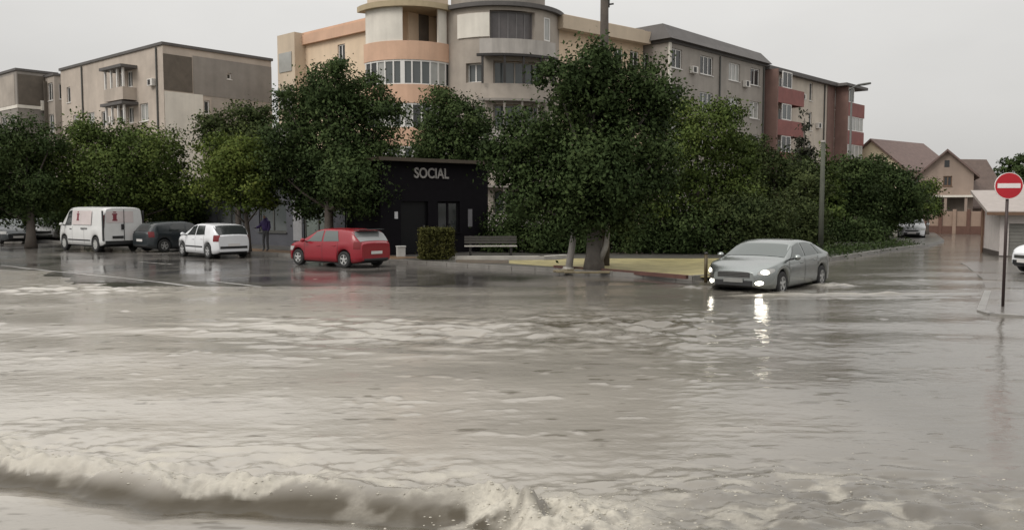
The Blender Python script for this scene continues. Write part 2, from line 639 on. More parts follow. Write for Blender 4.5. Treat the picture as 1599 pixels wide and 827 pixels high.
def marking(p0, length, width):
    m_ = MB()
    n = max(2, int(length / .5))
    for i in range(n):
        a = p0 + dA * (length * i / n)
        b = p0 + dA * (length * (i + 1) / n)
        q = [a - nA * width / 2, a + nA * width / 2, b + nA * width / 2, b - nA * width / 2]
        zz = road_z(np.array([k.x for k in q]), np.array([k.y for k in q])) + .006
        m_.quad(*[(k.x, k.y, z) for k, z in zip(q, zz)][::-1])
    m_.build('road_marking', PAINT)['kind'] = 'structure'


p0 = G(345, 452)
marking(Vector((p0.x, p0.y, 0)), 22, .17)
p0 = G(415, 449)
marking(Vector((p0.x, p0.y, 0)), 2.6, .15)
p0 = G(270, 414)
marking(Vector((p0.x, p0.y, 0)), 2.4, .14)


# pavements -----------------------------------------------------------------
def g2(u, v, z=.15):
    p = G(u, v, z)
    return (p.x, p.y)


K0 = Vector((-3.95, 31.6, 0))


def K(t, off=0):
    p = K0 + dA * t + nA * off
    return (p.x, p.y)


corner = [K(-11.2), (5.35, 24.55), (6.0, 24.95), (6.6, 25.7)]
B_end = (22.7, 45.4)
front = [K(t) for t in (70, 50, 35, 20, 10, 0, -5, -9)] + corner + [(14.2, 35.2), (18.5, 40.6), B_end]
back = [(27, 52), (40, 80), (-20, 95), (-75, 95)]
PAVE = mat('wet paving', (.10, .094, .085), .32, var=.25, scale=1.2, bump=.3, bscale=9)
mb = MB()
mb.prism(front + back, -.2, .12)
mb.build('pavement', PAVE)['kind'] = 'structure'
# kerb stones along the pavement edge
mb = MB()
for a, b in zip(front[:-1], front[1:]):
    a, b = Vector((*a, 0)), Vector((*b, 0))
    L = (b - a).length
    n = max(1, round(L / 1.0))
    t = (b - a).normalized()
    nn = Vector((-t.y, t.x, 0))
    if nn.y < 0:
        nn = -nn
    for i in range(n):
        p, q = a + t * (L * i / n + .01), a + t * (L * (i + 1) / n - .01)
        o1, o2 = -nn * .03, nn * .13
        mb.prism([(p + o1).to_2d(), (q + o1).to_2d(), (q + o2).to_2d(), (p + o2).to_2d()], -.15, .155)
mb.build('kerb', mat('wet kerb stone', (.20, .19, .175), .4, var=.25, scale=2))['kind'] = 'structure'

OCHRE = mat('ochre sandy paving', (.32, .275, .125), .6, var=.32, scale=1.6, bump=.2)
DIRT = mat('brown wet earth', (.075, .055, .035), .7, var=.35, scale=2, bump=.4)
path_poly = [g2(u, v) for u, v in ((795, 410), (862, 414.5), (960, 420.5), (1060, 429), (1130, 431), (1190, 428), (1170, 402.5), (1040, 402.5), (890, 402.5), (868, 404.6), (795, 405.2))]
mb = MB()
mb.prism(path_poly, .10, .130)
mb.build('path', OCHRE)['kind'] = 'structure'
mb = MB()
mb.prism([g2(u, v) for u, v in ((712, 409), (794, 410), (794, 405), (712, 404))], .10, .127)
mb.build('planting_bed', DIRT)['kind'] = 'structure'
mb = MB()
for a, b in (((700, 404.3), (850, 404.0)), ((850, 404), (890, 401.5))):
    p, q = Vector((*g2(*a), 0)), Vector((*g2(*b), 0))
    t = (q - p).normalized()
    nn = Vector((-t.y, t.x, 0))
    mb.prism([(p).to_2d(), (q).to_2d(), (q + nn * .35).to_2d(), (p + nn * .35).to_2d()], .10, .25)
mb.build('pale_edging', STONE_PALE)['kind'] = 'structure'
mb = MB()
for a, b in (((868, 416.5), (960, 423)), ((960, 423), (1075, 432.5))):
    p, q = Vector((*g2(*a), 0)), Vector((*g2(*b), 0))
    t = (q - p).normalized()
    nn = Vector((t.y, -t.x, 0))
    mb.prism([(p).to_2d(), (q).to_2d(), (q + nn * .12).to_2d(), (p + nn * .12).to_2d()][::-1], .10, .21)
mb.build('brick_edging', mat('dark red edging', (.10, .045, .035), .6, var=.3))['kind'] = 'structure'
# earth strip with fallen leaves on the long pavement
mb = MB()
mb.prism([K(1.2, .6), K(1.2, 2.0), K(30, 2.0), K(30, .6)][::-1], .10, .128)
mb.build('earth_strip', mat('leaf strewn earth', (.14, .085, .045), .7, var=.4, scale=2.5))['kind'] = 'structure'

# corner pavement under the road sign and the yard behind it
mb = MB()
pc = [g2(u, v) for u, v in ((1528, 474), (1545, 478.5), (1700, 488), (1900, 500), (1900, 408), (1600, 402), (1500, 404.5), (1508, 408), (1535, 428), (1540, 445))]
mb.prism(pc, -.2, .012)
mb.build('pavement', mat('wet pale paving', (.16, .15, .138), .2, var=.2, scale=1.2, bump=.2, bscale=8))['kind'] = 'structure'
mb = MB()
pk = [Vector((*p, 0)) for p in (pc[9], pc[0], pc[1], pc[2], pc[3])]
for a, b in zip(pk[:-1], pk[1:]):
    L = (b - a).length
    t = (b - a).normalized()
    nn = Vector((-t.y, t.x, 0))
    n = max(1, round(L))
    for i in range(n):
        p, q = a + t * (L * i / n + .01), a + t * (L * (i + 1) / n - .01)
        mb.prism([(p - nn * .03).to_2d(), (q - nn * .03).to_2d(), (q + nn * .12).to_2d(), (p + nn * .12).to_2d()], -.15, .020)
mb.build('kerb', mat('pale kerb stone', (.22, .21, .195), .4, var=.25, scale=2))['kind'] = 'structure'
# low island of dark earth at the far side street
nB = Vector((-.777, .63, 0))
vp = [Vector((10.0, 29.95, 0)), Vector((14.2, 35.2, 0)), Vector((18.5, 40.6, 0)), Vector((22.3, 45.0, 0))]
mb = MB()
mb.prism([(p + nB * .16).to_2d() for p in vp] + [(p + nB * 2.1).to_2d() for p in vp[::-1]], .05, .135)
mb.build('verge', mat('dark wet turf', (.030, .032, .018), .7, var=.3, scale=2))['kind'] = 'structure'


# ------------------------------------------------------------------ buildings
def frame_T(side, La=0):
    if side == 'R':
        return lambda s, d, z: (s, d, z)
    return lambda s, d, z: (d, La - s, z)


def arc_T(cx, cy, r, a0):
    # s runs along the arc (seen from outside, left to right), angle measured so that outward = (cos, sin)
    def T(s, d, z):
        a = a0 + s / r
        return (cx + (r - d) * math.cos(a), cy + (r - d) * math.sin(a), z)
    return T


def facade(mb, T, L, z0, z1, ops, mi=0, depth=.16, nsplit=1, zsplit=()):
    xs_ = sorted({round(q, 4) for q in [0, L] + [o[0] for o in ops] + [o[1] for o in ops] + [L * i / nsplit for i in range(1, nsplit)]})
    zs_ = sorted({round(q, 4) for q in [z0, z1] + [o[2] for o in ops] + [o[3] for o in ops] + list(zsplit)})
    for a, b in zip(xs_[:-1], xs_[1:]):
        for c, d in zip(zs_[:-1], zs_[1:]):
            mx_, mz = (a + b) / 2, (c + d) / 2
            if any(o[0] < mx_ < o[1] and o[2] < mz < o[3] for o in ops):
                continue
            mb.quad(T(a, 0, c), T(b, 0, c), T(b, 0, d), T(a, 0, d), mi)
    for o in ops:
        x0, x1, c, d = o[:4]
        k = o[4] if len(o) > 4 and isinstance(o[4], float) else depth
        mb.quad(T(x0, 0, c), T(x0, k, c), T(x0, k, d), T(x0, 0, d), mi)
        mb.quad(T(x1, 0, c), T(x1, 0, d), T(x1, k, d), T(x1, k, c), mi)
        mb.quad(T(x0, 0, d), T(x0, k, d), T(x1, k, d), T(x1, 0, d), mi)
        mb.quad(T(x0, 0, c), T(x1, 0, c), T(x1, k, c), T(x0, k, c), mi)


def window(parent, T, x0, x1, z0, z1, n=2, fm=None, gl=None, dep=.10, sill=True, nseg=1):
    fm = fm or WHITE_PVC
    m_ = MB()
    b = .09
    m_.tbox(T, x0, x1, dep, dep + .06, z0, z0 + b, 0, nseg)
    m_.tbox(T, x0, x1, dep, dep + .06, z1 - b, z1, 0, nseg)
    for i in range(n + 1):
        c = x0 + (x1 - x0) * i / n
        c = min(max(c, x0 + b / 2), x1 - b / 2)
        m_.tbox(T, c - b / 2, c + b / 2, dep - .002, dep + .062, z0 + b, z1 - b)
    if sill:
        m_.tbox(T, x0 - .06, x1 + .06, -.07, dep, z0 - .05, z0 - .002, 0, nseg)
    w = m_.build('window', fm, parent)
    g_ = MB()
    k = max(1, nseg)
    for i in range(k):
        a, c = x0 + (x1 - x0) * i / k, x0 + (x1 - x0) * (i + 1) / k
        g_.quad(T(a, dep + .04, z0), T(c, dep + .04, z0), T(c, dep + .04, z1), T(a, dep + .04, z1))
    if gl is None:
        gl = random.choices(GLASS, (5, 3, 2))[0]
    g_.build('pane', gl, w)
    return w


def ang(ex):
    return math.atan2(ex[1], ex[0])


def shell(name, label, C, ex, La, Lb, top, wall, opsR=(), opsL=(), winR=True, parapet=.35, roof=None, group=None):
    b = thing(name, label, 'building', (C[0], C[1], 0), ang(ex), group)
    m_ = MB()
    facade(m_, frame_T('R'), Lb, 0, top, [o for o in opsR])
    facade(m_, frame_T('L', La), La, 0, top, [o for o in opsL])
    m_.quad((Lb, 0, 0), (Lb, La, 0), (Lb, La, top), (Lb, 0, top))
    m_.quad((0, La, 0), (0, La, top), (Lb, La, top), (Lb, La, 0))
    m_.build('wall', wall, b)
    r = MB()
    r.box(-.12, Lb + .12, -.12, La + .12, top, top + .22)
    r.build('roof', roof or ROOF_DARK, b)
    for T, L_, ops in ((frame_T('R'), Lb, opsR), (frame_T('L', La), La, opsL)):
        for o in ops:
            if len(o) > 4 and o[4] == 'void':
                continue
            n = 2 if o[1] - o[0] > .9 else 1
            if o[1] - o[0] > 1.9:
                n = 3
            window(b, T, o[0], o[1], o[2], o[3], n)
    return b


def nearX(u, Y):
    return W(u, 322, Y).x


# --- far block at the frame's edge
ex49 = (.65, .76)
C0 = (nearX(34, 80), 80)
top0 = W(34, 110, 80).z
b = shell('apartment_building', 'grey brick apartment block with a pale band, cut by the photo edge', C0, ex49, 12, 3.6, top0, PLASTER_DGREY,
          opsL=[(7.6, 8.9, top0 - 5.6, top0 - 4.1), (10, 11.2, top0 - 5.6, top0 - 4.1), (7.6, 8.9, top0 - 8.6, top0 - 7.1)])
m_ = MB()
m_.tbox(frame_T('L', 12), 0, 12.03, -.06, 0, top0 - 3.5, top0 - 3.2)
m_.tbox(frame_T('R'), 0, 3.6, -.06, 0, top0 - 3.5, top0 - 3.2)
m_.build('band', PLASTER_PALE, b)
m_ = MB()
m_.tbox(frame_T('L', 12), .1, 11.4, -.03, 0, top0 - 3.15, top0 - .3)
m_.build('wall_panel', PLASTER_GREY, b)
m_ = MB()
m_.tbox(frame_T('R'), .1, 3.4, -.04, 0, top0 - 3.15, top0 - .3)
m_.build('wall_panel', PANEL_BROWN, b)
# --- glazed stair block between
C0b = (nearX(92, 80.5), 80.5)
top0b = W(92, 118, 80.5).z
b = shell('apartment_building', 'narrow white block of glazed balconies beside the grey brick apartment block', C0b, ex49, 3.6, 5, top0b, PLASTER_GREY,
          opsL=[(.4, 1.3, top0b - 2.3, top0b - .6), (2.0, 3.2, top0b - 2.3, top0b - .6), (.4, 1.3, top0b - 5.3, top0b - 3.6), (2.0, 3.2, top0b - 5.3, top0b - 3.6)],
          opsR=[(.4, 1.2, top0b - 2.2, top0b - .7)])
T = frame_T('L', 3.6)
for zz in (top0b - 3.2, top0b - 6.2):
    m_ = MB()
    m_.tbox(T, .1, 1.7, -.5, 0, zz, zz + .95)
    m_.build('balcony', PLASTER_PALE, b)
m_ = MB()
m_.tbox(T, 1.75, 1.95, -.3, 0, 0, top0b - .4)
m_.build('drainpipe', PANEL_BROWN, b)

# --- left block: beige side facing the street, grey side facing the square
C1 = (nearX(261, 65), 65)
top1 = W(261, 70, 65).z
La1, Lb1 = 19.2, 9.6
opsL = [(1.2, 2.0, top1 - 3.0, top1 - 1.6), (5.4, 6.8, top1 - 5.6, top1 - 4.2), (5.4, 6.8, top1 - 8.5, top1 - 7.0),
        (11.6, 12.5, top1 - 5.6, top1 - 4.3), (13.1, 14.1, top1 - 5.6, top1 - 4.3), (11.6, 12.5, top1 - 2.7, top1 - 1.4), (13.1, 14.1, top1 - 2.7, top1 - 1.4), (8.2, 9.3, top1 - 5.7, top1 - 4.3),
        (15.2, 16.6, top1 - 5.6, top1 - 4.2), (15.2, 16.6, top1 - 8.6, top1 - 7.2), (2.4, 3.6, top1 - 5.6, top1 - 4.2), (2.4, 3.6, top1 - 8.6, top1 - 7.2)]
opsR = [(3.3, 3.8, top1 - 5.0, top1 - 3.9), (5.4, 5.8, top1 - 2.0, top1 - 1.5), (6.9, 7.5, top1 - 4.6, top1 - 3.9), (3.6, 4.5, top1 - 7.4, top1 - 5.9)]
b1 = shell('apartment_building', 'beige and grey four storey block with brown and white patches on its end wall', C1, ex49, La1, Lb1, top1, PLASTER_BEIGE, opsR, opsL)
T = frame_T('R')
for x0, x1, z0, z1, mt, dd in ((.0, 2.35, top1 - 3.4, top1 - .65, PANEL_BROWN, .05), (.0, 3.2, 0, top1 - 3.5, PLASTER_PALE, .07),
                               (2.45, Lb1, top1 - 3.55, top1 - .5, PLASTER_DGREY, .03), (4.0, Lb1, top1 - 9, top1 - 3.6, PLASTER_GREY, .035)):
    m_ = MB()
    # patches keep clear of the windows
    ops = [(o[0], o[1], o[2], o[3], .03) for o in opsR if o[0] >= x0 and o[1] <= x1 and o[2] >= z0 and o[3] <= z1]
    Tp = (lambda dd: (lambda s, d, z: (s, d - dd, z)))(dd)
    mm = MB()
    facade(mm, Tp, x1, z0, z1, ops) if x0 == 0 else facade(mm, (lambda q: (lambda s, d, z: (s + q, d - dd, z)))(x0), x1 - x0, z0, z1, [(o[0] - x0, o[1] - x0, o[2], o[3], .03) for o in ops])
    mm.quad((x0, -dd, z1), (x1, -dd, z1), (x1, 0, z1), (x0, 0, z1))
    mm.quad((x1, -dd, z0), (x1, 0, z0), (x1, 0, z1), (x1, -dd, z1))
    mm.build('wall_panel', mt, b1)
T = frame_T('L', La1)
for zz in (top1 - 2.2, top1 - 5.1, top1 - 8.0):     # balconies with dark little roofs
    m_ = MB()
    m_.tbox(T, 11.3, 14.7, -1.1, 0, zz - 1.65, zz - .65)
    m_.build('balcony', PLASTER_BEIGE, b1)
    for x in (11.35, 12.4, 13.5, 14.5):
        m_ = MB()
        m_.tbox(T, x, x + .14, -1.05, -.9, zz - .65, zz + .85)
        m_.build('balcony_post', WHITE_PVC, b1)
    m_ = MB()
    m_.tbox(T, 11.1, 15.0, -1.35, 0, zz + .85, zz + 1.08)
    m_.build('balcony_roof', ROOF_DARK, b1)

# --- corner block with curved orange balconies
ex48 = (.669, .743)
C2 = (nearX(640, 58.5), 58.5)
La2, Lb2 = 14.7, 3.9
top2 = W(640, 18, 58.5).z
fl = [top2 - 3.3 - 2.9 * k for k in range(5)]          # floor levels
opsL = []
for z in fl:
    opsL += [(6.6, 7.5, z + .55, z + 2.05), (10.0, 10.7, z + .8, z + 2.0)]
b2 = shell('apartment_building', 'orange and cream corner block with round glazed balconies', C2, ex48, La2, Lb2, top2, PLASTER_YELLOW, [], opsL, roof=PLASTER_ORANGE)
T = frame_T('L', La2)
m_ = MB()
m_.tbox(T, 0, 2.4, -1.0, 0, 0, top2 + .15)
m_.build('stair_bay', PLASTER_CREAM, b2)
for z in fl[:3]:
    m_ = MB()
    m_.tbox(T, .25, 2.0, -1.06, -1.0, z + .5, z + 2.0)
    m_.build('window', GLASS[2], b2)
m_ = MB()
m_.tbox(T, 2.4, La2 - 3.2, -.32, 0, top2 - .75, top2)
m_.build('cornice', PLASTER_ORANGE, b2)
cx, cy, rr_ = 1.5, 1.5, 3.6
A0, A1 = math.radians(165), math.radians(285)
LA = rr_ * (A1 - A0)
TA = arc_T(cx, cy, rr_, A0)
NS = 20
for k, z in enumerate(fl):
    m_ = MB()
    m_.tbox(TA, 0, LA, 0, .18, z - .2, z + 1.05, 0, NS)
    m_.tbox(TA, 0, LA, .18, 2.4, z - .2, z - .02, 0, NS)
    m_.build('balcony', PLASTER_ORANGE, b2)
    zt = z + 2.9 - .2 if k else top2 - .02
    if k:
        w = MB()
        n = 11
        for i in range(n + 1):
            s_ = LA * (.03 + .94 * i / n)
            wd = .10 if i not in (5,) else .3
            w.tbox(TA, s_ - wd / 2, s_ + wd / 2, .04, .14, z + 1.05, zt)
        w.tbox(TA, 0, LA, .05, .13, zt - .12, zt - .002, 0, NS)
        w.tbox(TA, 0, LA, .05, .13, z + 1.052, z + 1.12, 0, NS)
        wo = w.build('balcony_glazing', WHITE_PVC, b2)
        gl_ = MB()
        for i in range(n):
            a, c = LA * (.03 + .94 * i / n), LA * (.03 + .94 * (i + 1) / n)
            gl_.quad(TA(a, .10, z + 1.05), TA(c, .10, z + 1.05), TA(c, .10, zt), TA(a, .10, zt), random.choices((0, 1, 2), (2, 3, 3))[0])
        gl_.build('pane', GLASS, wo)
    else:
        # the open top loggia: pale pieces of wall and a dark gap under the roof edge
        m_ = MB()
        m_.tbox(TA, LA * .03, LA * .46, .05, .2, z + 1.05, zt, 0, 8)
        m_.build('loggia_wall', PLASTER_PALE, b2)
        m_ = MB()
        m_.tbox(TA, LA * .80, LA * .90, .05, .2, z + 1.05, zt, 0, 3)
        m_.build('loggia_wall', PLASTER_PALE, b2)
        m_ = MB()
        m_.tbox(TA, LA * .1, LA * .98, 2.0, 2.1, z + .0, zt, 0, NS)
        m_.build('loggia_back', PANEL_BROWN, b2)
m_ = MB()
m_.tbox(TA, -.4, LA + .6, -.3, 2.6, top2 - .02, top2 + .35, 0, NS)
m_.build('roof_edge', mat('mossy cornice', (.42, .34, .22), .8, var=.2, scale=.6), b2)
m_ = MB()
m_.box(1.2, Lb2 + 2, 2.2, 6.0, top2 + .2, top2 + 4.5)
m_.build('penthouse', PLASTER_CREAM, b2)
m_ = MB()
m_.tbox(T, La2 - 4.1, La2 - 3.45, -.3, -.02, fl[0] + 1.2, fl[0] + 1.85)
ac = m_.build('air_conditioner', AC_WHITE, b2)
m_ = MB()
Tq = frame_T('L', La2)
m_.lathe_y([(.02, 0), (.22, 0), (.22, .012)], 16)
fan = MB()
for v in m_.v:
    pass
fan.v = [Tq(La2 - 3.78 + v[0], -.305 - v[1], fl[0] + 1.52 + v[2]) for v in m_.v]
fan.f, fan.m = m_.f, m_.m
fan.build('fan', DMETAL, ac)

# --- grey round tower
C3 = (nearX(778, 61.5), 61.5)
b3 = thing('apartment_building', 'grey round fronted block with broad curved balconies next to the orange corner block', 'building', (C3[0], C3[1], 0), ang(ex48))
top3 = W(778, 10, 57).z
r3 = 4.5
rot3 = ang(ex48)
# the arc faces the camera: world direction (-.1,-1)
a_mid = math.atan2(-1, .03) - rot3
A0 = a_mid - math.radians(105)
LA3 = r3 * math.radians(210)
T3 = arc_T(0, 0, r3, A0)
f3 = [top3 - 3.0 - 2.9 * k for k in range(5)]


def s3(deg):      # degrees from the arc's middle, positive to the viewer's right
    return LA3 / 2 + r3 * math.radians(deg)


ops3 = [(s3(-8), s3(33), f3[0] + .75, f3[0] + 2.75), (s3(44), s3(53), f3[0] + 1.0, f3[0] + 2.6)]
for z in f3[1:]:
    ops3 += [(s3(-30), s3(-14), z + .9, z + 2.2), (s3(-5), s3(45), z + .4, z + 2.3)]
m_ = MB()
facade(m_, T3, LA3, 0, top3, ops3, nsplit=40, depth=.5)
m_.build('wall', PLASTER_GREY, b3)
m_ = MB()
for o in ops3:
    pass
window(b3, T3, ops3[0][0], ops3[0][1], ops3[0][2], ops3[0][3], 5, mat('grey frames', (.16, .15, .15), .5), mat('dull dark glazing', (.10, .09, .09), .35, var=.15), .3, False, 8)
window(b3, T3, ops3[1][0], ops3[1][1], ops3[1][2], ops3[1][3], 1, WHITE_PVC, GLASS[2], .02, False, 2)
for o in ops3[2:]:
    window(b3, T3, o[0], o[1], o[2], o[3], 5 if o[1] - o[0] > 2 else 2, PLASTER_GREY if o[1] - o[0] > 2 else WHITE_PVC, GLASS[1], .35, False, 8)
m_ = MB()
m_.tbox(T3, s3(-38), s3(-8), -.10, 0, f3[0] + 1.0, f3[0] + 2.6, 0, 8)
m_.build('wall_panel', PLASTER_PALE, b3)
for k, z in enumerate(f3):
    m_ = MB()
    d0 = -.9 if k == 0 else -.6
    m_.tbox(T3, s3(-14), s3(46), d0, d0 + .14, z - .25, z + .72, 0, 14)
    m_.tbox(T3, s3(-14), s3(46), d0 + .14, 0, z - .25, z - .1, 0, 14)
    m_.build('balcony', PLASTER_GREY if k % 2 else mat('pale grey plaster', (.42, .39, .36), .8, var=.12, streak=.2, scale=.6), b3)
    for dg in (-12, 4, 18, 32, 44):
        m_ = MB()
        m_.tbox(T3, s3(dg) - .06, s3(dg) + .06, d0 + .02, d0 + .12, z - 2.2, z - .422)
        m_.build('balcony_post', DMETAL if k == 0 else PLASTER_DGREY, b3)
    m_ = MB()
    m_.tbox(T3, s3(-16), s3(48), d0 - .06, d0 + .2, z - .42, z - .252, 0, 14)
    m_.build('balcony_beam', DMETAL if k == 0 else PLASTER_DGREY, b3)
m_ = MB()
m_.tbox(T3, -.5, LA3 + .5, -.35, 1.4, top3, top3 + .28, 0, 40)
m_.tbox(T3, 0, LA3, 1.4, 4.45, top3 + .02, top3 + .2, 0, 20)
m_.build('roof', ROOF_DARK, b3)
m_ = MB()
T3b = arc_T(0, 0, 3.4, A0)
m_.tbox(T3b, 0, 3.4 * math.radians(210), 0, .3, top3 + .28, top3 + 2.6, 0, 24)
m_.build('penthouse', PLASTER_DGREY, b3)

# --- yellow block set back right of the tower
ex4 = (.77, .638)
C4 = (nearX(824, 58.6), 58.6)
top4 = W(865, 24, 60).z
opsR = [(.5, 1.3, top4 - 3.1, top4 - 1.3), (6.2, 7.3, top4 - 3.0, top4 - 1.5), (8.6, 9.6, top4 - 3.0, top4 - 1.5), (10.4, 11.4, top4 - 3.0, top4 - 1.5),
        (.5, 1.3, top4 - 6.0, top4 - 4.4), (3.4, 4.6, top4 - 5.9, top4 - 4.4), (6.2, 7.3, top4 - 5.9, top4 - 4.4)]
b4 = shell('apartment_building', 'pale yellow block behind the tall pole with a jutting cornice', C4, ex4, 7, 11.9, top4, PLASTER_YELLOW, opsR, [], roof=PLASTER_CREAM)
m_ = MB()
m_.tbox(frame_T('R'), 2.6, 11.9, -.8, 0, top4 - .95, top4 - .02)
m_.build('cornice', PLASTER_CREAM, b4)
m_ = MB()
m_.tbox(frame_T('R'), 0, 2.4, -.06, 0, 0, top4 - 3.4)
m_.tbox(frame_T('R'), 1.5, 2.4, -.06, 0, top4 - 3.4, top4 - .4)
m_.build('wall_panel', PLASTER_GREY, b4)

# --- grey block with a dark mansard strip
ex5 = (.69, .724)
C5 = (nearX(1041, 64.8), 64.8)
top5 = W(1041, 66, 64.8).z
opsR = []
for k in range(5):
    z = top5 - 2.75 - 2.9 * k
    for s in ((.35, 1.9), (4.6, 6.6), (9.2, 11.1), (13.0, 14.7)):
        opsR.append((s[0], s[1], z + .9, z + 2.4))
b5 = shell('apartment_building', 'long grey block with a dark sheet mansard and white framed windows', C5, ex5, 6, 15.7, top5, mat('warm grey plaster', (.31, .28, .25), .8, var=.18, scale=.45, streak=0.066), opsR,
           [(3.2, 4.2, top5 - 2.2, top5 - .6)])
m_ = MB()
hr = 1.25
lo = [(-.5, -.5, top5 + .222), (16.1, -.5, top5 + .222), (16.1, 6.4, top5 + .222), (-.5, 6.4, top5 + .222)]
hi = [(-.1, .5, top5 + .22 + hr), (15.8, .5, top5 + .22 + hr * .85), (15.8, 6, top5 + .22 + hr * .85), (-.1, 6, top5 + .22 + hr)]
m_.add(lo + hi, [(0, 1, 5, 4), (1, 2, 6, 5), (2, 3, 7, 6), (3, 0, 4, 7), (4, 5, 6, 7), (3, 2, 1, 0)])
m_.build('mansard', ROOF_DARK, b5)
m_ = MB()
m_.tbox(frame_T('R'), -.02, .3, -.08, .0, 0, top5)
m_.build('corner_pilaster', PLASTER_PALE, b5)

# --- block with red balconies
C6 = (nearX(1190, 76.4), 76.4)
top6 = W(1190, 104, 76.4).z
opsR = []
f6 = [top6 - 2.9 - 2.9 * k for k in range(5)]
for k, z in enumerate(f6):
    opsR += [(1.0, 2.2, z + .3, z + 2.3), (2.9, 4.1, z + .9, z + 2.3), (9.4, 10.1, z + .7, z + 2.5), (15.6, 17.0, z + .3, z + 2.3)]
b6 = shell('apartment_building', 'pale block with two stacks of dark red balconies', C6, ex5, 8, 20.3, top6, mat('pale grey cream plaster', (.52, .46, .39), .8, var=.14, scale=.5, streak=0.066), opsR, [], roof=ROOF_DARK)
m_ = MB()
m_.tbox(frame_T('R'), 0, .8, -.05, 0, 0, top6 - .3)
m_.tbox(frame_T('R'), 13.6, 15.4, -.05, 0, 0, top6 - .3)
m_.build('wall_panel', RED_WALL, b6)
T = frame_T('R')
for i6, z in enumerate(f6):
    for s0, s1, dp in ((.2, 5.6, 1.2), (15.8, 20.2, 1.3)):
        m_ = MB()
        m_.tbox(T, s0, s1, -dp, -dp + .12, z - .35, z + 1.05)
        m_.tbox(T, s0, s0 + .12, -dp + .12, 0, z - .35, z + 1.05)
        m_.tbox(T, s1 - .12, s1, -dp + .12, 0, z - .35, z + 1.05)
        m_.tbox(T, s0 + .12, s1 - .12, -dp + .12, 0, z - .15, z)
        m_.build('balcony', RED_PARAPET, b6)
        if s0 > 1 and i6 == 0:
            window(b6, T, s0 + .3, s0 + 1.6, z + 1.06, z + 2.56, 2, dep=-dp + .05, sill=False)
        elif s0 > 1:
            window(b6, T, s0 + .2, s1 - .2, z + 1.06, z + 2.54, 4, dep=-dp + .05, sill=False, gl=GLASS[2])
        else:
            window(b6, T, s0 + 1.0, s0 + 2.9, z + 1.06, z + 2.54, 2, dep=-dp + .05, sill=False, gl=GLASS[i6 % 2])
for s0, dp in ((0, 1.25), (15.55, 1.35)):
    m_ = MB()
    m_.tbox(T, s0, s0 + .2, -dp, -.052, 0, top6 - .3)
    m_.build('side_wall', RED_WALL, b6)
m_ = MB()
m_.tbox(T, -.1, 20.5, -.5, 0, top6 - .28, top6 - .002)
m_.tbox(T, 14.8, 20.5, -1.5, -.5, top6 - .28, top6 - .002)
m_.build('eaves', ROOF_DARK, b6)

def wall_kit(b, T, acs, pipes, top):
    for s_, z in acs:
        q = MB()
        q.tbox(T, s_, s_ + .8, -.34, -.02, z, z + .55)
        o = q.build('air_conditioner', AC_WHITE, b, bevel=.02)
        q = MB()
        q.tbox(T, s_ + .12, s_ + .52, -.35, -.341, z + .08, z + .48)
        q.build('fan_grille', DMETAL, o)
    for s_ in pipes:
        q = MB()
        q.tbox(T, s_, s_ + .11, -.13, -.02, 0, top - .1)
        q.build('downpipe', GMETAL, b)


wall_kit(b5, frame_T('R'), [(3.0, top5 - 2.0), (8.0, top5 - 4.6), (11.6, top5 - 2.2)], [7.6, 15.3], top5)
wall_kit(b6, frame_T('R'), [(7.2, top6 - 2.3), (11.0, top6 - 4.8)], [12.8], top6)
wall_kit(b1, frame_T('L', La1), [(9.8, top1 - 5.4), (17.2, top1 - 3.0)], [18.2, 4.6], top1)
wall_kit(b4, frame_T('R'), [(4.9, top4 - 3.0)], [2.45], top4 - .4)

# --- black kiosk
Ck = Vector((nearX(594, 35.2), 35.2, .12))
exk = Vector((.78, .63, 0)).normalized()
kz = W(620, 247, 35.6).z
bk = thing('kiosk', 'black flat roofed kiosk with a pale sign above its front', 'kiosk', Ck, ang(exk))
Lk = 5.7
m_ = MB()
facade(m_, frame_T('R'), Lk, 0, kz - .25, [(1.0, 2.4, .05, 2.3, .25), (2.9, 4.1, .9, 2.3, .25)])
facade(m_, frame_T('L', 3), 3, 0, kz - .25, [])
m_.quad((Lk, 0, 0), (Lk, 3, 0), (Lk, 3, kz - .25), (Lk, 0, kz - .25))
m_.quad((0, 3, 0), (0, 3, kz - .25), (Lk, 3, kz - .25), (Lk, 3, 0))
m_.build('wall', BLACK, bk)
m_ = MB()
m_.box(-.25, Lk + .3, -.45, 3.2, kz - .25, kz - .1)
m_.build('roof', mat('dark brown roof edge', (.06, .045, .03), .6), bk)
m_ = MB()
m_.tbox(frame_T('R'), 1.0, 2.4, .15, .2, .05, 2.3)
dk = m_.build('door', mat('black door', (.007, .007, .008), .5, spec=.2), bk)
m_ = MB()
m_.tbox(frame_T('R'), 2.2, 2.26, .08, .15, .95, 1.25)
m_.build('handle', GMETAL, dk)
window(bk, frame_T('R'), 2.9, 4.1, .9, 2.3, 2, BLACK, GLASS[0], .1, True)
m_ = MB()
m_.tbox(frame_T('R'), 4.55, 4.78, -.02, 0, 1.15, 1.95)
m_.build('notice', mat('grey notice', (.16, .155, .165), .5), bk)
m_ = MB()
m_.tbox(frame_T('R'), .68, .84, -.02, 0, 1.55, 1.85)
m_.build('notice', mat('white notice', (.5, .5, .52), .5), bk)
cu = bpy.data.curves.new('sign_letters', 'FONT')
cu.body = 'SOCIAL'
cu.size = .62
cu.extrude = .03
cu.offset = .012
cu.align_x = 'CENTER'
to = bpy.data.objects.new('tmp', cu)
COL.objects.link(to)
me = bpy.data.meshes.new_from_object(to.evaluated_get(bpy.context.evaluated_depsgraph_get()))
bpy.data.objects.remove(to)
so = bpy.data.objects.new('sign_letters', me)
COL.objects.link(so)
me.materials.clear()
me.materials.append(mat('pale letters', (.27, .255, .245), .5, var=.1))
so.parent = bk
so.location = (2.55, -.05, kz - .92)
so.rotation_euler = (math.pi / 2, 0, 0)
